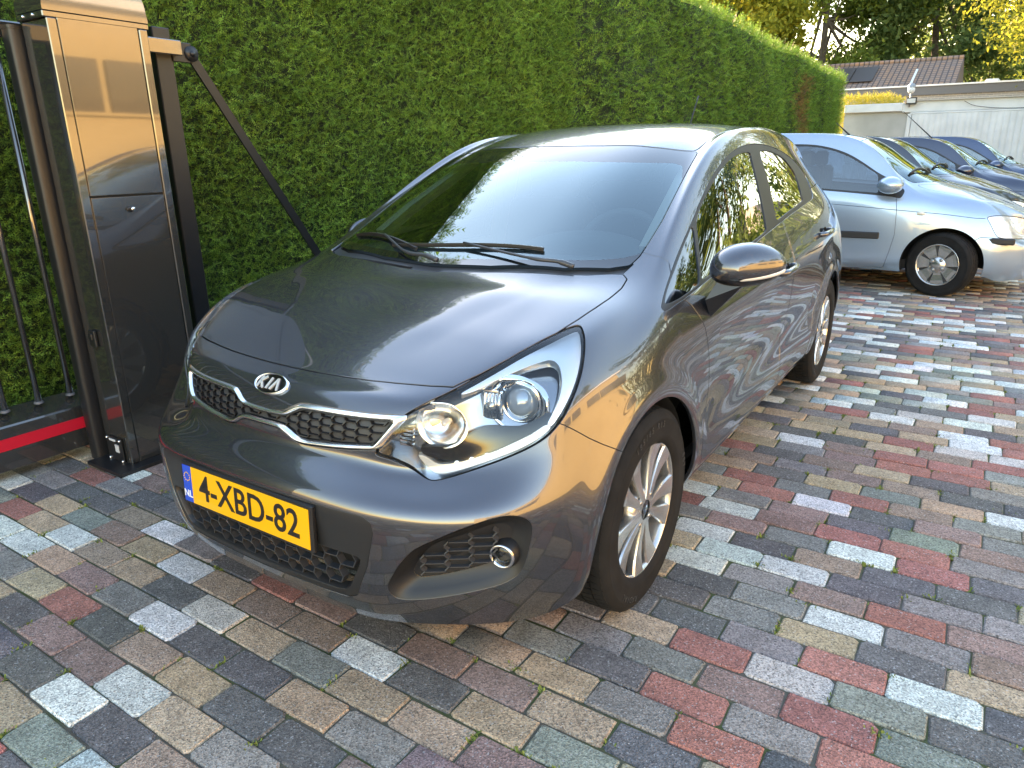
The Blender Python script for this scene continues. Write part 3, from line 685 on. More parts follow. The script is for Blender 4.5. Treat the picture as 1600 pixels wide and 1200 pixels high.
CHR=chrome_ring();skin_obj('surround_base',GSK,BLACKP,CHR,.015,-.004)
gback=skin_obj('grille_panel',S.get(('grille_hole',)),GRM,CHR,0,-.014)
hexmesh('grille_mesh',inpoly(gin),-.41,.41,.640,.705,.0145,.0225,.0195,BLACKP,CHR,.010,.0016,dep=.009)
LH=S.get(('lower_hole',))
lp=[o for o in kia.children if o.name.startswith('lower_bumper_panel')][0]
skin_obj('intake_back',LH,VOID,lp,0,-.07)
hexmesh('intake_mesh',inpoly(lgr),-.39,.39,.262,.392,.019,.029,.040,GRM,lp,.020,.0013,dep=.020)
# --- fog lamp recess
FOGM=principled('satin_bezel',(.012,.0125,.014),.42,Specular_IOR_Level=.4)
fin=crom(tz([(385,835),(400,860),(440,878),(560,868),(750,832),(900,795),(990,765),(1040,745),(1110,700),(1150,600),(1170,510),(1150,478),(1090,456),(1010,465),(900,502),(750,555),(600,600),(530,635),(450,710),(400,790)],(560,740),5),5,True)
def resample(P,n):
    P=np.vstack([P,P[:1]]);d=np.r_[0,np.cumsum(np.linalg.norm(np.diff(P,axis=0),axis=1))];t=np.linspace(0,d[-1],n,endpoint=False)
    return np.stack([np.interp(t,d,P[:,k]) for k in range(P.shape[1])],1)
nf=96
fo=resample(fogp,nf);fi=resample(fin,nf)
k0=max(range(nf),key=lambda k:-np.linalg.norm(fi[k]-np.array([637,906])));fi=np.roll(fi,-k0,0)
k0=max(range(nf),key=lambda k:-np.linalg.norm(fo[k]-np.array([608,918])));fo=np.roll(fo,-k0,0)
def lay(px,depth,ndir=None):
    p,n,d=hit(px);return p+np.array([-.30,.92,.05])*depth
rings=[]
for a,dp in((0,.0),(.12,.004),(.40,.018),(.75,.034),(1,.040)):
    rings.append([lay(fo[k]*(1-a)+fi[k]*a,dp) for k in range(nf)])
fl_px=(781,877);flc=lay(fl_px,.028)
for sd_ in(1,-1):
    mx=np.array([sd_,1,1]);mb=MB()
    R_=np.array(rings)*mx
    mb.add(R_.reshape(-1,3),[(i*nf+k,i*nf+(k+1)%nf,(i+1)*nf+(k+1)%nf,(i+1)*nf+k) for i in range(4) for k in range(nf)],True)
    bez=mb.build('fog_lamp_bezel',FOGM,kia)
    inner=np.array([lay(p,.042) for p in fi])*mx
    mb=MB();mb.add(np.vstack([inner,inner.mean(0)]),[(k,(k+1)%nf,nf) for k in range(nf)]);mb.build('bezel_back',BLACKP,bez)
    # slats of the mesh, read in the bezel's own x,z plane
    xz=inner[:,[0,2]]*np.array([sd_,1]);yf=lambda x,z:float(np.interp(x,np.sort(xz[:,0]),inner[np.argsort(xz[:,0]),1]))
    ip=inpoly(xz);A=np.polyfit(xz[:,0],inner[:,1],1)
    hm=hexmesh('bezel_mesh',ip,xz[:,0].min(),xz[:,0].max(),xz[:,1].min(),xz[:,1].max(),.020,.029,.023,GRM,bez,-.006,.0014,yfn=lambda x,z:A[0]*x+A[1],dep=.016)
    if sd_<0:
        for v in hm.data.vertices:v.co.x*=-1
        hm.data.flip_normals()
    # lamp: pod, ring, reflector, lens
    c=flc*mx;ax=Vector((.18*sd_,-.98,-.02)).normalized();rot=np.array(ax.to_track_quat('Z','Y').to_matrix())
    def turned(prof,n=40):
        q=MB();q.lathe(prof,(0,0,0),2,n);q.v=[v@rot.T+c for v in q.v];return q
    pod=turned([(.046,-.05),(.042,-.02),(.036,0),(.0335,.006)]).build('fog_lamp_pod',FOGM,bez)
    turned([(.0335,.004),(.0335,.009),(.031,.012),(.027,.011),(.0245,.006),(.024,-.01)]).build('fog_lamp_ring',principled('satin_chrome',(.62,.63,.65),.22,1),pod)
    turned([(.024,-.004),(.019,-.014),(.01,-.02),(0,-.021)]).build('fog_lamp_reflector',CHROME,pod)
    turned([(.024,.0),(.018,.004),(.01,.0062),(0,.007)]).build('fog_lamp_lens',LENS,pod)
# --- headlamps: bowl, bright trim, projector, reflectors, light strip (built left, mirrored right)
z2=lambda L_:tz(L_,(560,480),4)
LAMPIN=principled('lamp_bowl',(.34,.35,.37),.18,.9);LAMPBLK=principled('lamp_black',(.01,.01,.011),.15)
BRIGHT=principled('lamp_bright_trim',(.90,.91,.92),.22,.55,Coat_Weight=.5)
HS=Skin(KV,KQ);HS.cut(px_sdf(hlp,(.3,.9,.1,.9,.45,.95)),'lamp')
trim=crom(z2([(640,535),(760,462),(900,380),(1050,292),(1200,215),(1330,150),(1372,140),(1392,200),(1398,270),(1385,380),(1350,500),(1300,610),(1250,690),(1205,742),(1185,735),(1215,670),(1255,580),(1275,500),(1275,420),(1255,350),(1210,315),(1150,325),(1000,385),(850,455),(720,520)]),3,True)
HS.cut(px_sdf(trim,(.3,.9,.1,.9,.45,.95)),'trim',only=('lamp',))
drl=crom(z2([(375,935),(420,945),(490,985),(600,980),(720,950),(850,905),(960,855),(1080,795),(1185,735),(1200,752),(1120,820),(1000,885),(850,945),(700,995),(600,1022),(520,1035),(470,1028)]),3,True)
HS.cut(px_sdf(drl,(.3,.9,.1,.9,.45,.95)),'strip',only=('lamp',))
black=crom(z2([(390,890),(560,880),(700,800),(800,740),(1000,740),(1100,700),(1200,650),(1185,735),(1080,795),(960,855),(850,905),(720,950),(600,965),(490,960),(400,930)]),3,True)
HS.cut(px_sdf(black,(.3,.9,.1,.9,.45,.95)),'blackband',only=('lamp',))
lampaxis=Vector((.22,-.96,.08)).normalized();lrot=np.array(lampaxis.to_track_quat('Z','Y').to_matrix())
def lamp_at(px,dp):
    p,n,d=hit(px);return p+d*dp
for sd_ in(1,-1):
    mx=np.array([sd_,1,1])
    lens=[o for o in kia.children if o.name.startswith('headlamp') and (sum(v.co.x for v in o.data.vertices)*sd_>0)][0]
    bowl=skin_obj('lamp_bowl',HS.get(('lamp','trim','strip','blackband'),sd_),LAMPIN,lens,.0,-.060)
    g=HS.get(('lamp','trim','strip','blackband'),sd_)
    # dark side wall between bowl and lens
    V_,N_,F_=g;cnt={}
    for fc in F_:
        for i in range(len(fc)):
            a,b=fc[i],fc[(i+1)%len(fc)];cnt.setdefault((min(a,b),max(a,b)),[]).append((a,b))
    mb=MB()
    for e in cnt.values():
        if len(e)==1:
            a,b=e[0];mb.add([V_[a]-N_[a]*.001,V_[b]-N_[b]*.001,V_[b]-N_[b]*.061,V_[a]-N_[a]*.061],[(0,1,2,3)])
    mb.build('lamp_wall',LAMPIN,lens)
    skin_obj('lamp_trim',HS.get(('trim',),sd_),BRIGHT,lens,.03,-.008,.002)
    st=skin_obj('light_strip',HS.get(('strip',),sd_),principled('strip_white',(.82,.83,.84),.18,.2,Coat_Weight=.6),lens,.02,-.006,.002)
    skin_obj('lamp_skirt',HS.get(('blackband',),sd_),LAMPBLK,lens,.02,-.014,.002)
    mb=MB()
    for k in range(7):
        t=k/6;p,n,d=hit(np.array(z2([(520,1000)])[0])*(1-t)+np.array(z2([(1080,830)])[0])*t+np.array([0,3.5*math.sin(math.pi*t)]));p=p*mx;n=n*mx;n=n if n[1]<0 else -n
        mb.lathe([(.007,-.001),(.006,.0008),(.0045,-.0005),(.002,.0006),(0,.0008)],(0,0,0),2,14);q=np.array(Vector(n).to_track_quat('Z','Y').to_matrix());mb.v[-1]=mb.v[-1]@q.T+p-n*.0085
    mb.build('strip_diodes',CHROME,st)['kind']='stuff'
    def turned(px,dp,prof,name,mat,n=40,sx=1,par=lens):
        c=lamp_at(px,dp)*mx;q=MB();q.lathe(prof,(0,0,0),2,n);v=q.v[0];v[:,0]*=sx;v=v@lrot.T;v[:,0]*=sd_;q.v=[v+c];return q.build(name,mat,par)
    pc=z2([(1022,590)])[0]
    pr=turned(pc,.050,[(.080,.020),(.079,.030),(.074,.032),(.068,.024),(.064,.022),(.060,.014),(.054,.012),(.050,.016),(.046,.014),(.040,.004)],'projector_ring',CHROME,48)
    turned(pc,.050,[(.040,.004),(.036,.016),(.028,.025),(.016,.031),(0,.033)],'projector_lens',principled('projector_glass',(.35,.42,.50),.02,.25,Coat_Weight=1.0,Coat_Roughness=0),40,par=pr)
    bc=z2([(540,725)])[0]
    br=turned(bc,.030,[(.060,.018),(.058,.020),(.050,.004),(.038,-.012),(.020,-.022),(.009,-.024)],'reflector_bowl',CHROME2,36,1.2)
    turned(bc,.022,[(.009,-.02),(.009,.004),(.006,.010),(0,.012)],'bulb',principled('bulb_glass',(.75,.78,.8),.05,.3),20,par=br)
    # small square main-beam cell with flutes
    sc=z2([(830,615)])[0];c=lamp_at(sc,.035)*mx;q=MB();q.box((0,0,-.012),(.052,.074,.012),None,.005)
    for i in range(-2,3):q.tube([(i*.0095,-.030,-.004),(i*.0095,.030,-.004)],.0042,8)
    q.v=[(v@lrot.T)*mx+c for v in q.v];cell=q.build('main_beam_cell',CHROME,lens)
    turned(sc,.031,[(.012,.004),(.009,.008),(.004,.011),(0,.012)],'bulb_shield',SILVER,20,par=cell)
    # inner end: small ribbed amber-ish reflector
    ec=z2([(300,810)])[0];c=lamp_at(ec,.022)*mx;q=MB()
    for i in range(5):q.box((0,-.02+i*.010,-.004),(.040,.008,.008),None,.002)
    q.v=[(v@lrot.T)*mx+c for v in q.v];q.build('corner_reflector',CHROME,lens)
# keep every lamp internal behind the clear lens
def tuck(o,clear=.009):
    for v in o.data.vertices:
        p=Vector((abs(v.co.x),v.co.y,v.co.z));h=KB.find_nearest(p)
        if h[0] is None:continue
        sdist=(p-h[0]).dot(h[1])
        if sdist>-clear:
            q=h[0]-h[1]*clear;v.co=(math.copysign(q.x,v.co.x),q.y,q.z)
for o in kia.children:
    if o.name.startswith('headlamp'):
        for c in o.children_recursive:
            if c.name.split('.')[0] in('reflector_bowl','projector_ring','projector_lens','main_beam_cell','corner_reflector','bulb','bulb_shield'):tuck(c,.009 if 'lens' not in c.name else .007)
# --- badge
bp=np.array([0,fronty(0,.7375)-.003,.7375])
bn=np.array(KB.ray_cast(Vector((0,-1,.7375)),Vector((0,1,0)))[1]);bn=bn if bn[1]<0 else -bn
bn=bn+np.array([0,-.05,0]);bn/=np.linalg.norm(bn);Bz=Vector(bn);Bx=Vector((1,0,0));By=Bz.cross(Bx).normalized();BM=np.array([Bx,By,Bz]).T
badge=empty('badge_anchor');bpy.data.objects.remove(badge)
def oval(mb,prof,a,b,n=48):
    V=[];
    for k in range(n):
        t=2*math.pi*k/n
        for (s_,h) in prof:V.append((s_*a*math.cos(t),s_*b*math.sin(t) if s_>0 else 0,h))
    Lp=len(prof);mb.add(V,[(k*Lp+i,((k+1)%n)*Lp+i,((k+1)%n)*Lp+i+1,k*Lp+i+1) for k in range(n) for i in range(Lp-1)],True)
mb=MB();oval(mb,[(1.0,-.012),(1.0,.003),(.97,.006),(.92,.006),(.89,.003),(.88,.001)],.064,.032)
mb.v=[v@BM.T+bp for v in mb.v];badge=mb.build('badge',CHROME,kia)
mb=MB();oval(mb,[(.885,.0012),(.5,.003),(0.001,.0036)],.064,.032);mb.v=[v@BM.T+bp for v in mb.v];mb.build('badge_field',principled('badge_black',(.006,.006,.007),.12),badge)
def bars(mb,L_,w_,h):
    for (x0,y0,x1,y1) in L_:mb.tube([(x0,y0,h),(x1,y1,h)],0,sq=(w_,.003),up=(0,0,1))
KIAL=[(-.040,-.016,-.034,.016),(-.036,.000,-.020,.016),(-.034,.002,-.018,-.016),(-.006,-.016,-.001,.016),(.008,-.016,.021,.016),(.021,.016,.034,-.016)]
mb=MB();bars(mb,[tuple(q*1.08 for q in l) for l in KIAL],.0068,.0050);mb.v=[v@BM.T+bp for v in mb.v];mb.build('badge_letters',BRIGHT,badge)
# --- number plate
pz=.439;py=.079;PM=np.array([[1,0,0],[0,.06,-1.0],[0,1,.06]],float).T     # columns: right (x), up, out
PX=np.array([1,0,0.]);PU=np.array([0,.05,1.]);PU/=np.linalg.norm(PU);PO=np.cross(PX,PU);PM=np.stack([PX,PU,PO],1)
pc=np.array([0,py-.012,pz])
def put(me,off,name,mat,parent,sc=1):
    co=np.empty(len(me.vertices)*3);me.vertices.foreach_get('co',co);co=co.reshape(-1,3)@PM.T+pc+PM@np.array(off);me.vertices.foreach_set('co',co.ravel());me.update();return link(name,me,parent)
YEL=principled('plate_yellow',(.90,.42,.004),.35,0,Coat_Weight=.3);BLU=principled('plate_blue',(.005,.07,.50),.35);INK=principled('plate_ink',(.012,.011,.010),.4)
mb=MB();mb.box((0,0,-.008),(.540,.130,.016),None,.005);plate=put(mb.mesh('plate',BLACKP),(0,0,0),'number_plate',BLACKP,kia)
mb=MB();mb.box((.0195,0,.0005),(.481,.110,.003),None,.001);put(mb.mesh('y',YEL),(0,0,0),'yellow_field',YEL,plate)
mb=MB();mb.box((-.2405,0,.0006),(.039,.110,.003),None,.001);put(mb.mesh('b',BLU),(0,0,0),'blue_field',BLU,plate)
put(text_mesh('4-XBD-82',.108,INK,'n',.0006,.92,.0012),(.020,0,.0026),'plate_number',INK,plate)
WHT=principled('white_ink',(.8,.8,.82),.4)
put(text_mesh('NL',.030,WHT,'n',.0004,1,.0004),(-.2405,-.030,.0026),'country_letters',WHT,plate)
mb=MB()
for k in range(12):
    t=k*math.pi/6;mb.lathe([(.0021,0),(.0021,.0006),(0,.0006)],(-.2405+.0125*math.cos(t),.022+.0125*math.sin(t),.0022),2,6)
put(mb.mesh('s',YEL),(0,0,0),'star_ring',YEL,plate)
# --- wheels
def tyre_parts(R,w,rim,mat,seed=0,text=None,blocks=72):
    """tyre centred at origin, axis x (outer face +x): returns [(name, mesh)]"""
    h=w/2;mb=MB()
    prof=[(rim-.006,-h*.80),(rim+.010,-h*.92),(rim+.045,-h*1.02),(R-.032,-h*.98),(R-.012,-h*.86),(R-.005,-h*.74),(R-.006,-h*.4),(R-.006,h*.4),(R-.005,h*.74),(R-.012,h*.86),(R-.032,h*.98),(R-.034,h*.985),(R-.036,h*.975),(rim+.045,h*1.02),(rim+.024,h*.985),(rim+.022,h*.99),(rim+.008,h*.93),(rim-.002,h*.88),(rim-.006,h*.80)]
    mb.lathe(prof,(0,0,0),0,96)
    tr=MB()
    for rib,(a,b,ph) in enumerate(((-.80,-.48,0),(-.42,-.04,.5),(.04,.42,0),(.48,.80,.5),(.81,.93,0))):
        for k in range(blocks):
            t0=2*math.pi*(k+ph)/blocks;t1=t0+2*math.pi/blocks*.80;sk=.02*(1 if rib%2 else -1)
            rr=R-.001 if rib<4 else R-.008
            V=[]
            for (t,x) in((t0,a),(t1,a),(t1+sk,b),(t0+sk,b)):
                r_=rr-(.005 if abs(x)>.7 else 0)-(.010 if abs(x)>.9 else 0);V.append((x*h,r_*math.cos(t),r_*math.sin(t)))
            V+= [(v[0],v[1]*(1-.008/R),v[2]*(1-.008/R)) for v in V]
            tr.add(V,[(0,1,2,3),(0,4,5,1),(1,5,6,2),(2,6,7,3),(3,7,4,0)])
    return mb.mesh('tyre',mat),tr.mesh('tread',mat)
TY,TR_=tyre_parts(WR,.185,.207,RUBBER)
SPK=((.030,.014,-.006,.02),(.060,.0135,-.007,.02),(.100,.0165,-.010,.018),(.145,.0235,-.010,.016),(.178,.031,-.006,.015),(.200,.036,-.002,.014))
def alloy(parent,face):
    """ten-spoke alloy (five pairs) with cap, nuts, brake disc; axis x, outer face at +face"""
    mb=MB();mb.lathe([(.192,-.09),(.192,-.02),(.196,face-.018),(.199,face-.006),(.205,face),(.2105,face+.002),(.213,face-.004),(.212,face-.012)],(0,0,0),0,96);rim=mb.build('rim',SILVER,parent)
    mb=MB()
    for k in range(10):
        t=math.radians(36*k+(3.5 if k%2 else -3.5)+4)
        ca,sa=math.cos(t),math.sin(t);st=[]
        for (r,w_,d,th) in SPK:
            st.append([(face+d-.006,r*ca-(-w_)*sa,r*sa+(-w_)*ca),(face+d,r*ca+w_*.86*sa,r*sa-w_*.86*ca),(face+d+.001,r*ca,r*sa),(face+d,r*ca-w_*.86*sa,r*sa+w_*.86*ca),(face+d-.006,r*ca-w_*sa,r*sa+w_*ca),(face+d-th-.012,r*ca-w_*.8*sa,r*sa+w_*.8*ca),(face+d-th-.012,r*ca+w_*.8*sa,r*sa-w_*.8*ca)])
        V=np.array(st);V[:,0]=[[face+d-.006,r*ca+w_*sa,r*sa-w_*ca] for (r,w_,d,th) in SPK]
        n=7;mb.add(V.reshape(-1,3),[(i*n+j,i*n+(j+1)%n,(i+1)*n+(j+1)%n,(i+1)*n+j) for i in range(5) for j in range(n)])
    sp=mb.build('spokes',SILVER,parent,40)
    mb=MB();mb.lathe([(.070,face-.045),(.066,face-.020),(.058,face-.013),(.034,face-.011),(.033,face-.013)],(0,0,0),0,40);mb.build('hub',SILVER,parent)
    mb=MB();mb.lathe([(.031,face-.016),(.031,face-.009),(.028,face-.007),(0,face-.006)],(0,0,0),0,32);cap=mb.build('centre_cap',principled('cap_black',(.012,.012,.013),.2,Coat_Weight=.6),parent)
    mb=MB();bars(mb,[tuple(q*.55 for q in l) for l in KIAL],.0042,0);V=np.concatenate(mb.v);mb.v=[np.stack([V[:,2]+face-.006,V[:,0],V[:,1]],1)];mb.build('cap_letters',CHROME,cap)
    for k in range(4):
        t=math.pi/4+k*math.pi/2;mb=MB();c=(0,.050*math.cos(t),.050*math.sin(t))
        mb.lathe([(.014,face-.010),(.0125,face-.012),(.0122,face-.022)],c,0,16);mb.lathe([(.0085,face-.022),(.0085,face-.006),(.006,face-.004),(0,face-.0035)],c,0,6);mb.build('wheel_nut',principled('nut_steel',(.45,.44,.42),.3,1),parent)
    mb=MB();mb.lathe([(0,-.02),(.13,-.02),(.13,-.032),(.05,-.032)],(0,0,0),0,48);mb.lathe([(.186,-.088),(.02,-.088)],(0,0,0),0,48);mb.build('brake_disc',principled('brake_steel',(.035,.03,.027),.55,.5),parent)
TXT=principled('tyre_lettering',(.035,.033,.031),.6)
def wheel(x,y,name,sx):
    wo=empty(name,(0,0,0));bpy.data.objects.remove(wo)
    o=link(name,TY,kia);o.location=(x,y,WR);o.rotation_euler=(0,0,0 if sx>0 else math.pi)
    link('tread',TR_,o)
    sub=link('alloy_rim_dummy',TY,o);bpy.data.objects.remove(sub)
    return o
wheels=[]
for sx in(1,-1):
    for yy in WY:
        o=wheel(.757*sx,yy,'wheel',sx);alloy(o,.080);wheels.append(o)
        if sx>0:
            for word,a0 in(('185/65 R15',118),('88T',20),('RADIAL',250)):
                for i,ch in enumerate(word):
                    if ch==' ':continue
                    me=text_mesh(ch,.026,TXT,'letter',.0006);t=math.radians(a0-i*4.6);r=.262
                    co=np.empty(len(me.vertices)*3);me.vertices.foreach_get('co',co);co=co.reshape(-1,3)
                    # letter frame: up = radial outwards, right = clockwise seen from +x (y to the viewer's right)
                    up=np.array([0,math.cos(t),math.sin(t)]);ri=np.array([0,math.sin(t),-math.cos(t)])
                    co=co[:,:1]*ri+co[:,1:2]*up+co[:,2:]*np.array([1,0,0])+up*r+np.array([.0936,0,0]);me.vertices.foreach_set('co',co.ravel());link('tyre_letter',me,o)
# arch liners, floor
LIN=principled('liner_felt',(.010,.010,.011),.9)
for sx in(1,-1):
    for yy in WY:
        mb=MB();mb.lathe([(.343,.815*sx),(.350,.60*sx),(.20,.50*sx)],(0,yy,WZ),0,40,ang=(math.radians(-18),math.radians(187)));ln_=mb.build('arch_liner',LIN,kia)
mb=MB();mb.box((0,2.35,.235),(1.46,2.7,.05));mb.box((0,.62,.30),(.90,.55,.16),None,.03);mb.box((0,2.1,.30),(1.3,1.8,.1));mb.box((0,3.75,.33),(1.2,.5,.12),None,.03);mb.build('floor_pan',VOID,kia)
# sill skirts
for sx in(1,-1):
    mb=MB();mb.box((.775*sx,2.1,.225),(.05,1.75,.05),None,.012);mb.build('sill',PAINT,kia)
# door handles
for sx in(1,-1):
    for (hy,hz) in((2.22,.828),(3.06,.905)):
        hx=sidex(hy,hz);mb=MB();pts=crom([(hx-.004,hy-.10,hz),(hx+.020,hy-.085,hz+.002),(hx+.030,hy-.02,hz+.006),(hx+.030,hy+.05,hz+.008),(hx+.022,hy+.095,hz+.008),(hx-.004,hy+.105,hz+.008)],4)
        mb.tube(pts*np.array([sx,1,1]),[.010]+[.0135]*(len(pts)-2)+[.010],10);hd=mb.build('door_handle',PAINT,kia)
        mb=MB();mb.lathe([(.036,.0),(.030,-.008),(.015,-.012),(0,-.013)],(0,0,0),0,24);mb.v=[v*np.array([sx,1.6,.85])+np.array([(hx+.0015)*sx,hy,hz]) for v in mb.v];mb.build('handle_cup',VOID,hd)
# mirrors
for sx in(1,-1):
    nu,nv=40,24;V=[]
    for i in range(nv+1):
        ph=-math.pi/2+math.pi*i/nv
        for k in range(nu):
            th=2*math.pi*k/nu;cx,cz=math.cos(th),math.sin(th);sg=lambda a,p:math.copysign(abs(a)**p,a)
            r_=math.cos(ph);x=sg(cx,.85)*r_;z=sg(cz,.85)*r_;y=math.sin(ph)
            xx=.938+.107*x;tp=1-.26*max(0,x)**1.5;zz=.972+(.076 if z>0 else .062)*z*tp+.006*x
            yy=1.312+.035*x+(.105*y if y<0 else .030*y)*(1-.25*max(0,x))
            V.append((xx*sx,yy,zz))
    mb=MB();mb.add(V,[(i*nu+k,i*nu+(k+1)%nu,(i+1)*nu+(k+1)%nu,(i+1)*nu+k) for i in range(nv) for k in range(nu)],True)
    mr=mb.build('door_mirror',PAINT,kia);fz=[];me=mr.data;me.materials.append(SATIN)
    for p in me.polygons:
        if p.center.z<.935+.02*(abs(p.center.x)-.84)/.2:p.material_index=1
    mb=MB();c=np.array([(.905,1.222,.944),(.945,1.232,.946),(.985,1.262,.950),(1.02,1.302,.957),(1.042,1.345,.966)]);mb.tube(crom(c,5)*np.array([sx,1,1]),[.004]+[.0085]*19+[.004],10);mb.build('turn_signal',principled('signal_lens',(.72,.70,.66),.12,.1,Coat_Weight=1.0),mr)
    mb=MB();lo_=[(.838,1.222,.872),(.842,1.272,.808),(.842,1.375,.835),(.838,1.345,.880)];up_=[(.866,1.245,.932),(.940,1.262,.920),(.940,1.335,.920),(.866,1.342,.932)]
    mb.add(np.array(lo_+up_)*[sx,1,1],[(0,1,5,4),(1,2,6,5),(2,3,7,6),(3,0,4,7)]);mb.build('mirror_stalk',SATIN,mr)
    mb=MB();mb.add([( .85*sx,1.346,.935),(1.02*sx,1.368,.945),(1.015*sx,1.368,.995),(.86*sx,1.346,1.025)],[(0,1,2,3)]);mb.build('mirror_glass',CHROME,mr)
_mr=[o for o in kia.children if o.name.startswith('door_mirror') and sum(v.co.x for v in o.data.vertices)<0][0]
def _fold(o):
    for v in o.data.vertices:
        p=Vector((v.co.x+.845,v.co.y-1.30,0));p.rotate(Matrix.Rotation(math.radians(-86),3,'Z'));v.co.x=p.x*.55-.825;v.co.y=p.y+1.36
for o in [_mr]+list(_mr.children):_fold(o)
# wipers
def onglass(x,y,h=0):return np.array([x,y,topz(x,y)+h])
def wiper(name,pivot,elbow,tip0,tip1):
    P0=onglass(*pivot,.012);P1=onglass(*elbow,.018);mid_=(np.array(tip0)+np.array(tip1))/2;P2=onglass(*mid_,.018)
    mb=MB();mb.tube(crom([P0,P0*.6+P1*.4+np.array([0,0,.006]),P1,P2],6),[.009]*6+[.0065]*7+[.0045]*6,10);a=mb.build(name,COWLM,kia)
    mb=MB();pts=[onglass(tip0[0]+(tip1[0]-tip0[0])*t,tip0[1]+(tip1[1]-tip0[1])*t,.009+.004*math.sin(math.pi*t)) for t in np.linspace(0,1,14)]
    mb.tube(pts,0,sq=(.010,.008),up=(0,0,1))
    mb.tube([p-np.array([0,0,.007]) for p in pts],.003,6);mb.build('wiper_blade',BLACKP,a)
wiper('wiper_arm',(.50,.975),(.38,.955),(.36,1.03),(-.24,.975))
wiper('wiper_arm',(.02,.905),(-.12,.92),(-.12,.965),(-.54,1.10))
# cowl grille slots
mb=MB()
for k in range(44):
    x=-.08-.36*k/43;y=.868+.15*max(0,(abs(x)-.05))**2*1.6;z=topz(x,y)
    mb.box((x,y+.018,z-.006),(.0042,.024,.006))
mb.build('cowl_vent_slots',VOID,cowl)
for (wx,wy) in((.21,.80),(-.21,.80)):pass
# antenna
mb=MB();az=topz(0,3.30);mb.tube(crom([(0,3.30,az-.01),(0,3.31,az+.03),(0,3.42,az+.19)],5),[.012]*3+[.004]*8,8);mb.build('antenna',BLACKP,kia)
# interior
INT=principled('interior_dark',(.05,.052,.054),.7);BEI=principled('interior_light',(.42,.41,.36),.8)
inn=empty('interior_dummy');bpy.data.objects.remove(inn)
mb=MB();dash=crom([(1.02,.90),(1.12,.955),(1.28,.965),(1.42,.955),(1.50,.90),(1.48,.78),(1.56,.60),(1.56,.40),(1.0,.40)],5)
mb.prism([tuple(p) for p in dash],0,-.66,.66);db=mb.build('dashboard',INT,kia)
mb=MB();mb.tube(crom([(.12,1.30,.955),(.20,1.35,.985),(.36,1.36,1.005),(.52,1.35,.985),(.60,1.30,.95)],6),[.02]+[.05]*23+[.02],12);mb.build('instrument_hood',INT,db)
mb=MB();V=[]
for k in range(40):
    t=2*math.pi*k/40;V.append((.36+.185*math.cos(t),1.60+.075*math.sin(t)*.9,.93+.165*math.sin(t)))
mb.tube(V+[V[0]],.016,10,False);mb.tube([(.20,1.60,.93),(.36,1.61,.92),(.52,1.60,.93)],.02,8);mb.tube([(.36,1.61,.92),(.36,1.50,.86)],.04,8);mb.build('steering_wheel',INT,kia)
def seat(x,y,mat):
    mb=MB();mb.box((x,y,.50),(.50,.52,.16),None,.05);t=math.radians(18);rt=np.array([[1,0,0],[0,math.cos(t),math.sin(t)],[0,-math.sin(t),math.cos(t)]])
    mb.box((x,y+.30,.80),(.48,.13,.62),rt,.05);st=mb.build('seat',mat,kia,60)
    mb=MB();mb.box((x,y+.42,1.18),(.26,.10,.17),rt,.04);mb.tube([(x-.06,y+.39,1.05),(x-.06,y+.41,1.14)],.007,6);mb.tube([(x+.06,y+.39,1.05),(x+.06,y+.41,1.14)],.007,6);mb.build('headrest',mat,st,60)
SEAT=principled('seat_cloth',(.09,.09,.092),.9)
seat(.36,1.95,SEAT);seat(-.36,1.95,SEAT)
mb=MB();mb.box((0,2.85,.52),(1.2,.5,.16),None,.05);t=.35;rt=np.array([[1,0,0],[0,math.cos(t),math.sin(t)],[0,-math.sin(t),math.cos(t)]]);mb.box((0,3.18,.84),(1.2,.14,.62),rt,.05);mb.build('rear_bench',SEAT,kia,60)
mb=MB();mb.box((0,1.70,1.235),(.20,.02,.055),None,.012);mb.tube([(0,1.70,1.24),(0,1.66,1.285)],.008,6);mb.build('inside_mirror',BLACKP,kia)
# inner pillar trims and headlining
for sx in(1,-1):
    mb=MB();mb.tube(np.array([(.60,1.30,1.0),(.585,1.46,1.085),(.55,1.74,1.215),(.54,1.90,1.285)])*[sx,1,1],0,sq=(.045,.04),up=(0,0,1))
    mb.tube(np.array([(.72,2.33,.75),(.68,2.35,1.05),(.60,2.33,1.34)])*[sx,1,1],0,sq=(.11,.05),up=(1,0,0))
    mb.box((.73*sx,1.95,.74),(.05,1.3,.30),None,.02);mb.build('pillar_trim',BEI,kia)
mb=MB();mb.box((0,2.75,1.352),(.90,1.45,.02),None,.008);mb.build('headlining',BEI,kia)
# ================================================================ hedge
def leaf_mat(name,ca,cb,trans=.3,rough=.6,attr=True):
    m=bpy.data.materials.new(name);m.use_nodes=True;b=bsdf(m);b.inputs['Roughness'].default_value=rough;b.inputs['Specular IOR Level'].default_value=.25
    g=N(m,'ShaderNodeNewGeometry');r=N(m,'ShaderNodeValToRGB');r.color_ramp.elements[0].color=(*ca,1);r.color_ramp.elements[1].color=(*cb,1);L(m,g.outputs['Random Per Island'],r.inputs[0])
    col=r.outputs[0]
    if attr:
        a=N(m,'ShaderNodeVertexColor',layer_name='Col');mx=N(m,'ShaderNodeMix',data_type='RGBA',blend_type='MULTIPLY');mx.inputs['Factor'].default_value=1;L(m,r.outputs[0],mx.inputs['A']);L(m,a.outputs['Color'],mx.inputs['B']);col=mx.outputs['Result']
    L(m,col,b.inputs['Base Color'])
    tr=N(m,'ShaderNodeBsdfTranslucent');L(m,col,tr.inputs[0]);ms=N(m,'ShaderNodeMixShader');ms.inputs[0].default_value=trans
    L(m,b.outputs[0],ms.inputs[1]);L(m,tr.outputs[0],ms.inputs[2]);L(m,ms.outputs[0],m.node_tree.nodes['Material Output'].inputs[0]);return m
HX=-2.20
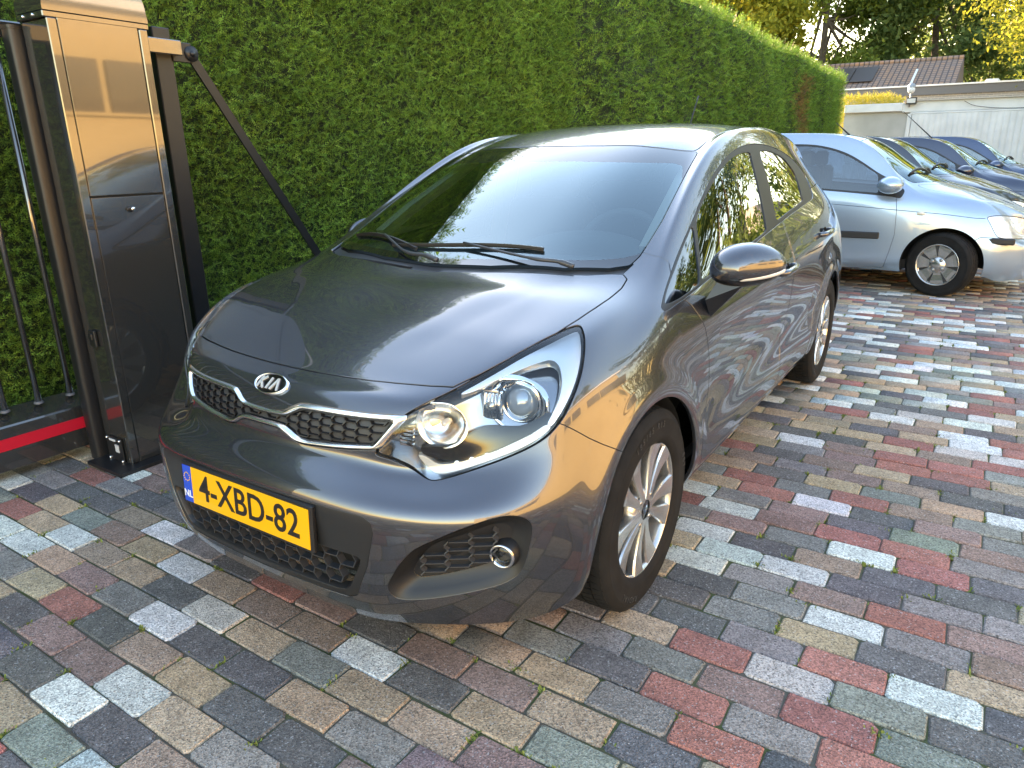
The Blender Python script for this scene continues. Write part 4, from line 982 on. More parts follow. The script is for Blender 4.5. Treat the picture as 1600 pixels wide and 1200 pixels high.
HEDGE=leaf_mat('hedge_leaf',(.078,.172,.030),(.195,.335,.056),.35)
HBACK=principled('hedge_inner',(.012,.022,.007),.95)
def hedge_x(y,z):return HX+.03*np.sin(y*2.1+1.3*np.sin(z*2.2))+.02*np.sin(z*3.7+y*.9)+.012*np.sin(y*7.3+z*5)
def hedge_top(y):return 3.27-.0155*np.clip(y-7,0,99)+.03*np.sin(y*1.3)
def frond(n=6):
    """flat feathery spray in the xz-plane, length 1 along +x: thin leaflets either side of a stem"""
    V=[(0,-.02,0),(1,0,0),(0,.02,0)];F=[(0,1,2)]
    for k in range(n):
        t=.10+.80*k/(n-1);l=.34*(1-.72*t)+.07
        for s in(-1,1):
            a=math.radians(38);b=len(V);w_=.05
            V+= [(t-w_,0,0),(t+w_,0,0),(t+l*math.cos(a),s*l*math.sin(a),.03*s)];F.append((b,b+1,b+2))
    return np.array(V),np.array(F)
def scatter(base,P,D,U,sc,col):
    """copies of base (V,F) at P, x-axis along D, normal U"""
    V,F=base;S_=np.cross(U,D);S_/=np.linalg.norm(S_,axis=1)[:,None]+1e-9;U=np.cross(D,S_)
    W=P[:,None]+sc[:,None,None]*(V[None,:,:1]*D[:,None]+V[None,:,1:2]*S_[:,None]+V[None,:,2:]*U[:,None])
    n=len(P);G=(F[None]+(len(V)*np.arange(n))[:,None,None]).reshape(-1,F.shape[1])
    return W.reshape(-1,3),G,np.repeat(col,len(V),0)
def unit(A):return A/(np.linalg.norm(A,axis=1)[:,None]+1e-9)
def hedge_sprays(n,y0,y1,smin,smax,brown):
    y=RNG.uniform(y0,y1,n);z=RNG.uniform(0.02,1,n)*hedge_top(y);x=hedge_x(y,z)+RNG.uniform(-.07,.025,n)
    P=np.c_[x,y,z];D=unit(np.c_[RNG.uniform(.15,.8,n),RNG.normal(0,.6,n),RNG.normal(.2,.55,n)]);U=unit(RNG.normal(0,1,(n,3))+np.array([.9,0,.4]))
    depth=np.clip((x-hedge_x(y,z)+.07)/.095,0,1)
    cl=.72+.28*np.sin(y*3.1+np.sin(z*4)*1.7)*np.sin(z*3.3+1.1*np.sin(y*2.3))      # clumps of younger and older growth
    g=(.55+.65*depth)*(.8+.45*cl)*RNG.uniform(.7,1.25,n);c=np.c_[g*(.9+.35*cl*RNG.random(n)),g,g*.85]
    if brown:
        b=np.exp(-((y-16.1-.25*np.sin(z*5))/.55)**2)*(z<2.8);k=RNG.random(n)<b*.8;c[k]=np.array([2.4,.75,1.5])*RNG.uniform(.6,1.1,(k.sum(),1))
    return scatter(FR,P,D,U,RNG.uniform(smin,smax,n),c)
FR=frond(4)
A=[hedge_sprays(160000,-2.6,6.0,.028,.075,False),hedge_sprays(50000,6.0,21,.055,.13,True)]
# top of the hedge
n=9000;y=RNG.uniform(-2.6,20.9,n);x=HX-RNG.uniform(0,.9,n);P=np.c_[x,y,hedge_top(y)+RNG.uniform(-.06,.03,n)];D=unit(np.c_[RNG.normal(0,.5,n),RNG.normal(0,.5,n),RNG.uniform(.2,1,n)]);U=unit(RNG.normal(0,1,(n,3)))
A.append(scatter(FR,P,D,U,RNG.uniform(.08,.2,n),np.full((n,3),1.0)*RNG.uniform(.7,1.2,(n,1))))
n=2500;z=RNG.uniform(0,3.0,n);x=HX-RNG.uniform(0,.9,n);P=np.c_[x,np.full(n,20.95)+RNG.uniform(-.05,.05,n),z];D=unit(np.c_[RNG.normal(0,.5,n),RNG.uniform(.2,1,n),RNG.normal(.2,.5,n)]);A.append(scatter(FR,P,D,unit(RNG.normal(0,1,(n,3))),RNG.uniform(.1,.2,n),np.full((n,3),.8)))
o=0;VV=[];FF=[];CC=[]
for V,F,C in A:VV.append(V);FF.append(F+o);CC.append(C);o+=len(V)
hedge=empty('hedge',(HX-.4,10,0),0,'tall clipped conifer hedge running along the whole left side behind the cars','hedge')
def local(o,parent):
    o.parent=parent;o.matrix_parent_inverse=Matrix.Translation(-Vector(parent.location)) if parent.rotation_euler.z==0 else parent.matrix_basis.inverted();return o
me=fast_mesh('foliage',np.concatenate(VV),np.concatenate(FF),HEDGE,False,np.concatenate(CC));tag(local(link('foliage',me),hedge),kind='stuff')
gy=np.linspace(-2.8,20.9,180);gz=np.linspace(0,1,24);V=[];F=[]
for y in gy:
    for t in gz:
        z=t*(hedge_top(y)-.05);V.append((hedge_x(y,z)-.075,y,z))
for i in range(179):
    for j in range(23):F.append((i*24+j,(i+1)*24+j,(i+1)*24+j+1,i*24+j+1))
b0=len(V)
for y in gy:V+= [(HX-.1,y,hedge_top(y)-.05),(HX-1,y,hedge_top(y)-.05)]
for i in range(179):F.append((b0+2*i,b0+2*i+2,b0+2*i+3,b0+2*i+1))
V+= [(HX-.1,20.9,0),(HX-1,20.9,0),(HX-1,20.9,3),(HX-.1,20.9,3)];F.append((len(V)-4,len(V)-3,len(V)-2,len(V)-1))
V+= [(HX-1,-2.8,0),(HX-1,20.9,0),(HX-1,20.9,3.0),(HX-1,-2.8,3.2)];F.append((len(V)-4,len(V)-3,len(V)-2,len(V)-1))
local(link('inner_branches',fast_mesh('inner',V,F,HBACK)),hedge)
# ================================================================ sliding gate, motor pillar, catch post with brace
BLK=principled('black_powder_coat',(.075,.074,.072),.16,.65,Coat_Weight=1.0,Coat_Roughness=.03,Coat_IOR=1.7)
tcn=N(BLK,'ShaderNodeTexCoord');nz=N(BLK,'ShaderNodeTexNoise',Scale=140,Detail=2);L(BLK,tcn.outputs['Object'],nz.inputs['Vector']);bpn=N(BLK,'ShaderNodeBump',Strength=.03,Distance=.002);L(BLK,nz.outputs['Fac'],bpn.inputs['Height']);L(BLK,bpn.outputs[0],bsdf(BLK).inputs['Normal'])
BLK2=principled('black_matt_steel',(.012,.0125,.014),.38)
px0,px1,py0,py1=-1.680,-1.490,.538,.930;pym=(py0+py1)/2
pil=empty('gate_pillar',(-1.58,.735,0),0,'tall glossy black gate motor pillar with lock beside the dark grey hatchback','gate pillar')
def pp(name,mb,mat,par=pil,auto=None):return local(mb.build(name,mat,None,auto),par) if par is pil or par in TOPS else _sub(mb.build(name,mat,None,auto),par)
TOPS=[]
def _sub(o,par):
    o.parent=par;bpy.context.view_layer.update();o.matrix_parent_inverse=par.matrix_world.inverted();return o
mb=MB();mb.box((-1.585,.735,.91),(.190,.385,1.82),None,.004);body=pp('pillar_body',mb,BLK)
for (a,b) in((py0,py0+.036),(py1-.036,py1)):
    mb=MB();mb.box((px1+.004,(a+b)/2,.92),(.014,b-a,1.80),None,.005);pp('frame_strip',mb,BLK)
mb=MB();mb.box((px1+.003,pym,1.500),(.008,.312,.648),None,.003);up=pp('upper_panel',mb,BLK)
mb=MB();mb.box((px1+.003,pym,.592),(.008,.312,1.150),None,.003);lo=pp('lower_panel',mb,BLK)
mb=MB();mb.box((px1+.0005,pym,1.1715),(.002,.312,.008));pp('panel_joint',mb,VOID)
mb=MB();mb.lathe([(.013,0),(.013,.008),(.010,.012),(0,.012)],(px1+.006,.731,1.117),0,20);mb.box((px1+.014,.728,1.117),(.008,.030,.010),None,.002);lk=pp('lock',mb,BLK2)
mb=MB();mb.lathe([(.0075,.013),(.0075,.017),(0,.017)],(px1+.006,.736,1.117),0,16);pp('lock_cylinder',mb,CHROME)
# cap: flat band and barrel top, rounded towards the far end
mb=MB();mb.box((-1.585,.735,1.832),(.205,.412,.024),None,.004);pp('cap_band',mb,BLK)
pr=[(.531,1.845),(.939,1.845)]+[tuple(p) for p in crom([(.939,1.86),(.927,1.93),(.89,1.99),(.83,2.03),(.735,2.045),(.64,2.03),(.58,1.99),(.543,1.93),(.531,1.86)],4)]
mb=MB();mb.prism(pr,0,-1.688,-1.482);pp('cap',mb,BLK,auto=40)
mb=MB()
for xx in(-1.63,-1.555):mb.lathe([(.006,0),(.006,-.004),(0,-.005)],(xx,.529,1.832),1,10)
pp('cap_rivets',mb,CHROME)['kind']='stuff'
mb=MB();mb.tube([(-1.60,.925,1.95),(-1.60,.925,2.25)],.003,6);pp('aerial_wire',mb,principled('pale_wire',(.55,.55,.5),.5))
mb=MB();mb.prism([(-1.70,.452),(-1.425,.452),(-1.425,.97),(-1.70,.97)],2,0,.016);pp('foot_plate',mb,BLK2)
mb=MB();mb.box((-1.592,.533,.585),(.050,.014,.072),None,.005);mb.box((-1.592,.524,.595),(.030,.012,.03),None,.003);so=pp('key_switch',mb,BLK2)
mb=MB();mb.box((-1.592,.534,.068),(.125,.006,.118),None,.002);idp=pp('maker_plate',mb,BLK2)
mb=MB();mb.box((-1.570,.530,.078),(.030,.003,.036));mb.box((-1.60,.530,.114),(.05,.003,.010));pp('sticker',mb,principled('sticker_white',(.55,.56,.58),.5))['kind']='stuff'
for (xx,z) in((-1.645,.118),(-1.543,.118),(-1.645,.020),(-1.543,.020)):
    mb=MB();mb.lathe([(.007,0),(.007,-.004),(.004,-.006),(0,-.006)],(xx,.531,z),1,12);pp('bolt',mb,CHROME)
# rounded guide post next to the pillar
gp=empty('guide_post',(-1.735,.56,0),0,'slim dark rounded steel post between gate and motor pillar','post')
mb=MB();o_=[(math.copysign(abs(math.cos(t))**.5,math.cos(t))*.038-1.735,math.copysign(abs(math.sin(t))**.5,math.sin(t))*.045+.545) for t in np.linspace(0,2*math.pi,28,endpoint=False)]
mb.prism(o_,2,0.0,1.80);local(mb.build('post_tube',BLK2,None,40),gp)
mb=MB();mb.prism([((p[0]+1.735)*1.06-1.735,(p[1]-.545)*1.06+.545) for p in o_],2,1.80,1.812);local(mb.build('post_cap',BLK2),gp)
# gate leaf
gate=empty('sliding_gate',(-1.85,-.6,0),0,'black barred sliding gate with a red stripe on its bottom beam','gate')
mb=MB();mb.prism([(-1.80,.052),(-1.80,.238),(-1.805,.246),(-1.895,.296),(-1.905,.296),(-1.905,.052)],1,-2.2,.615);bm_=local(mb.build('bottom_beam',BLK),gate)
mb=MB();mb.box((-1.7985,-.79,.166),(.003,2.80,.052));local(mb.build('red_stripe',principled('red_reflective',(.55,.012,.030),.35)),gate)
mb=MB();mb.box((-1.85,-.79,1.81),(.06,2.80,.065),None,.006);local(mb.build('top_rail',BLK),gate)
yb=.373
for k in range(-13,2):
    y=.373+.1345*k
    if k<-14:continue
    mb=MB();mb.tube([(-1.85,y,.285),(-1.85,y,1.79)],.0125,12);b_=local(mb.build('bar',BLK),gate)
    mb=MB();mb.lathe([(.020,.292),(.019,.299),(.013,.302)],(-1.85,y,0),2,14);_sub(mb.build('bar_ferrule',principled('ferrule_grey',(.10,.10,.11),.5)),b_)
# catch post with arm and brace
cpst=empty('catch_post',(-1.70,1.09,0),0,'black square steel post with sloping brace standing against the hedge','post')
mb=MB();mb.box((-1.70,1.105,.935),(.085,.085,1.87),None,.004);local(mb.build('post_tube',BLK2),cpst)
mb=MB();mb.box((-1.625,1.03,1.785),(.05,.26,.062),None,.004);local(mb.build('arm',BLK),cpst)
mb=MB();mb.box((-1.655,1.19,1.775),(.012,.10,.085),None,.004);mb.lathe([(.034,0),(.034,.012),(0,.012)],(-1.655,1.235,1.772),0,20);cl_=local(mb.build('clevis',BLK2),cpst)
mb=MB();mb.lathe([(.013,0),(.011,.012),(0,.013)],(-1.645,1.235,1.772),0,14);_sub(mb.build('pivot_bolt',BLK2),cl_)
mb=MB();mb.tube([(-1.66,1.215,1.80),(-1.70,1.90,.80),(-1.725,2.45,0.0)],0,sq=(.045,.012),up=(1,0,0));local(mb.build('brace',BLK2),cpst)
# ================================================================ garage yard at the back
GW=principled('rendered_wall',(.42,.43,.42),.8);add_noise_col(GW,(.34,.35,.34),(.48,.49,.48),1.6,8,.3,.7,bump=.3,bscale=60)
WHITE=principled('white_paint',(.62,.65,.67),.45);add_noise_col(WHITE,(.56,.59,.61),(.66,.69,.71),2.5,6)
gar=empty('garage',(1.5,22.2,0),0,'white garage with ribbed door at the far end of the yard','garage')
mb=MB();mb.box((2.4,24.6,1.13),(9.4,5.0,2.26));local(mb.build('wall',GW),gar)
mb=MB();mb.box((-1.58,22.06,2.36),(1.46,.12,.21),None,.01);mb.box((3.1,22.06,2.36),(7.9,.12,.28),None,.01);local(mb.build('fascia',WHITE),gar)
mb=MB();mb.box((3.1,22.02,2.505),(7.9,.22,.02));local(mb.build('roof_edge',principled('zinc_edge',(.45,.42,.38),.5)),gar)
mb=MB();mb.box((-.66,22.04,1.09),(.10,.14,2.18),None,.01);mb.box((3.0,22.04,2.19),(7.3,.14,.05),None,.01);local(mb.build('door_frame',WHITE),gar)
mb=MB();nr=52;xs=np.linspace(-.60,6.6,nr*4+1);pr=[(x,21.965+(.012 if (i%4) in(0,) else 0)) for i,x in enumerate(xs)];n=len(xs)
V=[(x,y,0.02) for x,y in pr]+[(x,y,2.165) for x,y in pr];mb.add(V,[(i,i+1,n+i+1,n+i) for i in range(n-1)]);dr=local(mb.build('garage_door',WHITE),gar)
mb=MB();mb.box((2.13,21.958,1.09),(.018,.01,2.14));_sub(mb.build('door_joint',VOID),dr)
mb=MB();mb.tube(crom([(.55,21.98,2.45),(.75,21.97,2.34),(1.1,21.97,2.27),(1.45,21.97,2.24),(1.9,21.97,2.23)],5),.006,5);local(mb.build('hanging_cable',BLACKP),gar)
fl=empty('floodlight',(-.72,21.9,2.5),0,'small floodlight with domed sensor on the garage corner','floodlight')
mb=MB();mb.box((-.66,21.86,2.50),(.26,.06,.17),None,.015);h_=local(mb.build('lamp_housing',BLACKP),fl)
mb=MB();mb.box((-.66,21.828,2.50),(.20,.01,.11));_sub(mb.build('lamp_glass',principled('flood_glass',(.5,.53,.55),.1)),h_)
mb=MB();mb.lathe([(.0,-.08),(.05,-.07),(.085,-.02),(.09,.03),(.07,.08),(.04,.10)],(-.70,21.87,2.76),2,20);local(mb.build('sensor_dome',WHITE),fl)
mb=MB();mb.tube([(-.70,21.95,2.35),(-.70,21.95,2.70)],.025,8);mb.lathe([(.10,.0),(.09,.05),(.05,.09),(0,.10)],(-.70,21.88,2.84),2,20);local(mb.build('bracket',principled('dull_steel',(.3,.31,.32),.5,.6)),fl)
# clipped yellow hedge on the wall behind
YH=leaf_mat('yellow_hedge_leaf',(.22,.25,.03),(.42,.36,.05),.4,attr=False)
n=9000;P=np.c_[RNG.uniform(-3.2,-1.05,n),26+RNG.uniform(-.5,.5,n),RNG.uniform(1.6,2.92,n)];P[:,2]-=.25*np.clip((P[:,0]+1.6)/.5,0,1)
q=link('small_hedge',fast_mesh('small_hedge',*scatter(FR,P,unit(RNG.normal(0,1,(n,3))+[0,-.3,.5]),unit(RNG.normal(0,1,(n,3))),RNG.uniform(.08,.18,n),np.ones((n,3)))[:2],YH));tag(q,'low sunlit yellow-green hedge above the grey wall beside the tall hedge','hedge')
# flat-roofed brick building
def brick_wall(name,c1,c2,mo,scale=1.0):
    m=principled(name,c1,.85);tc=N(m,'ShaderNodeTexCoord');mp=N(m,'ShaderNodeMapping');mp.inputs['Rotation'].default_value=(math.radians(90),0,0)
    br=N(m,'ShaderNodeTexBrick',Scale=1);br.inputs['Color1'].default_value=(*c1,1);br.inputs['Color2'].default_value=(*c2,1);br.inputs['Mortar'].default_value=(*mo,1)
    br.inputs['Brick Width'].default_value=.22*scale;br.inputs['Row Height'].default_value=.065*scale;br.inputs['Mortar Size'].default_value=.008*scale
    sx=N(m,'ShaderNodeSeparateXYZ');cx=N(m,'ShaderNodeCombineXYZ');ad=N(m,'ShaderNodeMath',operation='ADD');L(m,tc.outputs['Object'],sx.inputs[0]);L(m,sx.outputs[0],ad.inputs[0]);L(m,sx.outputs[1],ad.inputs[1]);L(m,ad.outputs[0],cx.inputs[0]);L(m,sx.outputs[2],cx.inputs[1])
    L(m,cx.outputs[0],br.inputs['Vector']);L(m,br.outputs['Color'],bsdf(m).inputs['Base Color']);return m
GB=brick_wall('grey_brick',(.22,.22,.22),(.28,.275,.27),(.40,.39,.38))
fb=empty('flat_roof_building',(2,32,0),0,'grey brick flat-roofed building with white roof edge behind the garage','building')
mb=MB();mb.box((4,33.5,1.55),(17,6.8,3.1));local(mb.build('wall',GB),fb)
mb=MB();mb.box((4,33.5,3.24),(17.2,7.0,.29));local(mb.build('grey_fascia',principled('slate_fascia',(.10,.105,.115),.7)),fb)
mb=MB();mb.box((4,33.5,3.41),(17.3,7.1,.05));local(mb.build('roof_trim',WHITE),fb)
mb=MB();mb.box((.9,31.5,3.50),(.45,.45,.22),None,.06);local(mb.build('roof_vent',WHITE),fb)
# tiled house
TILE=principled('roof_tile',(.30,.17,.11),.8)
tc=N(TILE,'ShaderNodeTexCoord');sp=N(TILE,'ShaderNodeSeparateXYZ');L(TILE,tc.outputs['Object'],sp.inputs[0])
cmb=N(TILE,'ShaderNodeCombineXYZ');L(TILE,sp.outputs[0],cmb.inputs[0]);L(TILE,sp.outputs[1],cmb.inputs[1])
bt=N(TILE,'ShaderNodeTexBrick',Scale=1,offset=0);bt.inputs['Brick Width'].default_value=.24;bt.inputs['Row Height'].default_value=.30;bt.inputs['Mortar Size'].default_value=.035;bt.inputs['Color1'].default_value=(.30,.165,.10,1);bt.inputs['Color2'].default_value=(.20,.14,.115,1);bt.inputs['Mortar'].default_value=(.07,.05,.045,1);L(TILE,cmb.outputs[0],bt.inputs['Vector']);L(TILE,bt.outputs['Color'],bsdf(TILE).inputs['Base Color'])
hs=empty('tiled_house',(-4,43,0),0,'low house with brown tiled roof and dark solar panels behind the yard','house')
mb=MB();mb.box((-5.4,44,1.95),(9.2,7.0,3.9));local(mb.build('wall',brick_wall('house_brick',(.30,.2,.14),(.26,.17,.12),(.3,.28,.25))),hs)
rz=5.55;rf=MB();rf.add([(-10.2,40,3.95),(-.72,40,3.95),(-.72,44,rz),(-10.2,44,rz),(-.72,48,3.95),(-10.2,48,3.95)],[(0,1,2,3),(3,2,4,5),(1,4,2),(0,3,5)]);roof_=local(rf.build('roof',TILE),hs)
sl=math.atan2(rz-3.95,4.0);rt=np.array([[1,0,0],[0,math.cos(sl),-math.sin(sl)],[0,math.sin(sl),math.cos(sl)]])
SOL=principled('solar_glass',(.040,.030,.028),.5)
for k in range(3):
    xx=-4.95-1.10*k;t=.56;mb=MB();mb.box((xx,40+4*t,3.95+(rz-3.95)*t+.08),(1.05,2.3,.04),rt,.008);_sub(mb.build('solar_panel',SOL),roof_)
mb=MB();mb.box((-2.6,41.3,3.95+1.3*(rz-3.95)/4+.05),(.09,2.7,.06),rt);_sub(mb.build('roof_flashing',WHITE),roof_)
mb=MB();mb.tube([(-10.2,44,rz+.03),(-.72,44,rz+.03)],.11,8);_sub(mb.build('ridge',TILE),roof_)
# sunlit mast at the right edge
pm=MB();pm.tube([(2.10,33,3.3),(2.22,33,6.6)],.09,10);tag(pm.build('mast',principled('cream_paint',(.6,.5,.3),.6)),'pale sunlit pole standing on the flat roof at the right edge','pole')
# ================================================================ trees
def tree(name,label,base,h,cr,crown_z,n,leafmat,seed,leaf=.22,trunk=.22,group=None,clumps=46):
    r=np.random.default_rng(seed);t=empty(name,base,0,label,'tree',group)
    bark=add_noise_col(principled('bark',(.07,.055,.04),.9),(.05,.04,.03),(.10,.08,.06),8,5)
    mb=MB();p=[np.array([0,0,0.])]
    for k in range(6):p.append(p[-1]+np.array([r.normal(0,.12),r.normal(0,.12),h*.8/6]))
    mb.tube(p,np.linspace(trunk,trunk*.25,7),9);cs=[]
    for c in range(clumps):
        a=r.uniform(0,6.28);q=r.uniform(0,1)**.5;zz=r.uniform(-1,1);rad=cr*math.sqrt(max(0,1-zz*zz))*q
        cs.append((math.cos(a)*rad,math.sin(a)*rad,crown_z+zz*(h-crown_z)))
    cs=np.array(cs)
    for c in cs[::3]:
        s=p[int(r.integers(2,6))];m_=(s+c)/2+np.array([0,0,-.3]);mb.tube(crom([s,m_,c],4),np.linspace(trunk*.35,.02,9),6)
    tr_=mb.build('trunk',bark,t)
    per=n//clumps;P=[]
    for c in cs:P.append(c+r.normal(0,1,(per,3))*np.array([.20,.20,.15])*cr*.62)
    P=np.concatenate(P);m=len(P);base_=(np.array([(0,-.5,0),(.5,-.35,.08),(1,0,0),(.5,.35,.08),(0,.0,0)])[:4],np.array([(0,1,2,3)]))
    D=unit(r.normal(0,1,(m,3))+[0,0,-.4]);U=unit(r.normal(0,1,(m,3))+[0,0,.8])
    W,G,C=scatter(base_,P,D,U,r.uniform(.6,1.3,m)*leaf,np.ones((m,3)))
    tag(link('crown',fast_mesh('crown',W,G,leafmat),t),kind='stuff');return t
TL=leaf_mat('tree_leaf_green',(.09,.15,.025),(.22,.28,.05),.6,attr=False)
TY_=leaf_mat('tree_leaf_yellow',(.17,.20,.025),(.36,.34,.04),.6,attr=False)
TD=leaf_mat('tree_leaf_dark',(.06,.11,.03),(.15,.21,.06),.55,attr=False)
G_='trees behind the houses'
tree('tree','dense yellow-green tree rising just above the end of the tall hedge',(-13.5,46,0),15,5.0,8,30000,TY_,1,.30,.3,G_)
tree('tree','broad mid-green tree behind the solar panels',(-9.2,52,0),17,5.8,7.6,30000,TL,2,.32,.35,G_)
tree('tree','dark green tree right behind the tiled roof ridge',(-3.2,56,0),17,6.0,7.6,24000,TD,3,.34,.35,G_)
tree('tree','dark gappy tree behind the flat roof at the right',(3.6,50,0),15,5.0,6.8,18000,TD,4,.32,.3,G_)
tree('tree','tall pale green tree farthest back in the middle of the row',(-16,62,0),20,6.5,11,28000,TL,5,.36,.4,G_)
tree('tree','farthest dark tree between the roof and the right edge',(1.0,68,0),20,6.5,11,20000,TD,6,.38,.4,G_)
tree('tree','sunlit yellow-leaved tree overhanging the top right corner',(4.3,30,0),11.5,4.0,7.2,34000,TY_,7,.12,.28)
tree('tree','mid-green tree seen over the hedge top at the left of the row',(-21,60,0),19,6.5,10,26000,TL,8,.36,.4,G_)
# ---------------------------------------------------------------- what the paint and glass mirror: sunlit building across the yard, trees to the right
YB=brick_wall('sunlit_tan_brick',(.52,.39,.17),(.46,.34,.14),(.50,.40,.22))
bb=empty('tan_brick_building',(10.5,1,0),0,'sunlit tan brick building mirrored in the gate pillar and the car bumper','building')
mb=MB();mb.box((13.0,-1.0,2.0),(6.0,20.0,4.0));local(mb.build('wall',YB),bb)
mb=MB();mb.box((13.0,-1.0,4.08),(6.4,20.4,.16));local(mb.build('roof_edge',WHITE),bb)
WIN=principled('dark_window',(.05,.05,.045),.08)
for k,y in enumerate((-8.5,-5.9,-.3,2.3,5.9,8.2)):
    mb=MB();mb.box((9.985,y,2.62),(.06,2.15,.95),None,.01);w_=local(mb.build('window',WIN),bb)
    mb=MB();mb.box((9.97,y,2.12),(.12,2.3,.06));_sub(mb.build('window_sill',YB),w_)
pb=empty('pale_office',(9,24,0),0,'grey office block mirrored in the side windows of the dark hatchback','building')
mb=MB();mb.box((12,27,2.4),(9,10,4.8));local(mb.build('wall',principled('office_grey',(.22,.21,.20),.8)),pb)
for k in range(3):
    mb=MB();mb.box((9.0+2.6*k,21.98,2.6),(1.7,.06,1.3));local(mb.build('window',principled('office_window',(.55,.58,.6),.1)),pb)
for k,(x,y,h) in enumerate(((6.2,15.5,7.0),(9.5,13.5,8.5),(8.2,19,9.5),(12.5,17,9),(19,-7,9.5),(18.5,-1,10.5),(19,5,9.5),(20,10,11))):
    tree('tree',['slim tree','wide tree','tall tree','far tree','leftmost tree behind the tan building','second tree behind the tan building','third tree behind the tan building','fourth tree behind the tan building'][k]+' mirrored green in the side of the dark hatchback',(x,y,0),h,3.3 if k<4 else 3.6,h*.46,9000 if k<4 else 6000,TD if k in(0,2,3) else TL,20+k,.20 if k<4 else .3,.18,'trees mirrored in the car side',30)
# ================================================================ cars parked across the yard (cage of the same layout, other proportions)
def warp(P):
    x,y,z=P
    y2=float(np.interp(y,[.08,.33,.83,1.05,1.36,1.84,2.3,3.40,3.93,4.1],[.0,.20,.74,1.04,1.27,1.60,2.1,3.195,3.66,3.81]))
    z2=float(np.interp(z,[.17,.31,.64,.90,.96,1.10,1.315,1.45],[.17,.29,.62,.90,.985,1.145,1.385,1.485]))
    return (x*.965,y2,z2)
ccols=[[warp(p) for p in c] for c in kcols];ctop=[[warp(p) for p in r] for r in ktop]
CV,CQ=shell(ccols,ctop,4,'c2')
GO=np.array([1.985,7.44,0.])                       # origin of the silver-blue car: front centre on the ground, nose towards +X
def gworld(V):
    A=V.copy();A[:,0]=-np.abs(A[:,0]);return np.stack([-A[:,1],A[:,0],A[:,2]],1)+GO
def gpx(poly,cond):
    poly=np.asarray(poly,float)
    def fn(V):
        d=np.full(len(V),.5);m=cond(np.abs(V[:,0]),V[:,1],V[:,2])
        if m.any():B=gworld(V[m]);dep=(B-CAM)@CR[2];d[m]=poly_sdf(to_px(B),poly)*dep/F_PX
        return d
    return fn
z9=lambda L_:tz(L_,(1180,180),3.75)
def gwheel(V,yc,zc=.292,r=.335):return np.where(np.abs(V[:,0])>.5,np.hypot(V[:,1]-yc,V[:,2]-zc)-r,.5)
GY=(.74,3.195)
C=Skin(CV,CQ)
for yc in GY:C.cut(lambda V:gwheel(V,yc),'hole')
w2=lambda L_:[tuple(warp((p[0],p[1],.9))[:2]) for p in L_]
def ext(L_):return [(-.6,q[1]) if p[0]<0 else q for p,q in zip(L_,w2(L_))]
C.panel(lim(plane_sdf(ext(hood),(0,1)),lambda x,y,z:z>.66),'bonnet',.003)
C.panel(lim(plane_sdf(ext(wsc),(0,1)),lambda x,y,z:(z>.9)&(y<2)),'windscreen',.003)
C.panel(lim(plane_sdf(ext(roof),(0,1)),lambda x,y,z:z>1.2),'roof',.003)
sd2=lambda x,y,z:(x>.5)&(y>.9)&(y<3.6)&(z>.8)
C.cut(gpx(crom(z9([(120,172),(205,170),(300,170),(380,177),(480,200),(560,232),(640,280),(720,335),(770,362),(812,385),(845,412),(876,440),(868,465),(850,486),(800,478),(720,470),(560,455),(340,436),(200,425),(60,415),(-60,400),(-110,330),(-60,230),(20,185)]),3,True),sd2),'window_frame')
C.cut(gpx(z9([(120,182),(300,180),(380,187),(475,210),(555,243),(635,290),(712,340),(722,350),(722,455),(560,443),(340,425),(60,405),(-40,390),(-80,330),(-40,240),(30,195)]),sd2),'glass',only=('window_frame',))
side2=lambda x,y,z:(x>.5)&(y>.3)&(y<3.6)
dp=z9([(-60,160),(700,150),(790,320),(815,380),(826,440),(828,560),(815,700),(782,800),(746,893),(-60,890)])
C.panel(gpx(dp,lambda x,y,z:side2(x,y,z)&(z<.96)),'front_door',.003)
lampc=lambda x,y,z:(x>.25)&(y<.75)&(z>.4)
C.panel(gpx(crom(z9([(1362,600),(1385,592),(1480,590),(1575,605),(1660,640),(1680,700),(1640,722),(1560,722),(1425,716),(1405,690),(1380,640)]),3,True),lampc),'lamp',.004,only=('body','gap'))
C.panel(gpx(z9([(1250,756),(1320,716),(1420,722),(1700,728),(1900,800),(1900,1000),(1250,1000)]),lambda x,y,z:(y<.6)&(z<.75)),'bumper',.003)
C.panel(lim(plane_sdf([(-.6,.70),(.32,.70),(.36,.66),(.30,.60),(-.6,.60)],(0,2)),lambda x,y,z:y<.4),'grille',.002)
cl_=np.array(z9([(-60,480),(200,500),(440,520),(640,538),(820,555),(1100,580),(1300,605)]))
def crease(V):
    d=np.full(len(V),.5);m=(np.abs(V[:,0])>.5)&(V[:,1]>.45)&(V[:,1]<3.3)&(V[:,2]<.97)&(V[:,2]>.55)
    B=gworld(V[m]);p=to_px(B);dep=(B-CAM)@CR[2];d[m]=(p[:,1]-np.interp(p[:,0],cl_[:,0],cl_[:,1]))*dep/F_PX;return d
for tg in('body','front_door'):
    C.cut(lambda V:crease(V)-.003,'cr~',only=(tg,));C.cut(lambda V:-crease(V)-.003,'gap',tg,only=('cr~',))
SBLUE=car_paint('silver_blue_paint',(.26,.35,.45),.55,.30,.4)
NAVY=car_paint('navy_paint',(.010,.016,.040),.3,.3,.3)
MBLUE=car_paint('dark_blue_paint',(.016,.035,.085),.4,.3,.3)
BKP=car_paint('blue_black_paint',(.008,.010,.016),.3,.3,.3)
CGL=thin_glass('far_side_glass',(.62,.72,.76),1.55,2.6)
HLENS=principled('far_lamp_lens',(.72,.74,.76),.12,.35,Coat_Weight=1.0,Coat_Roughness=.0)
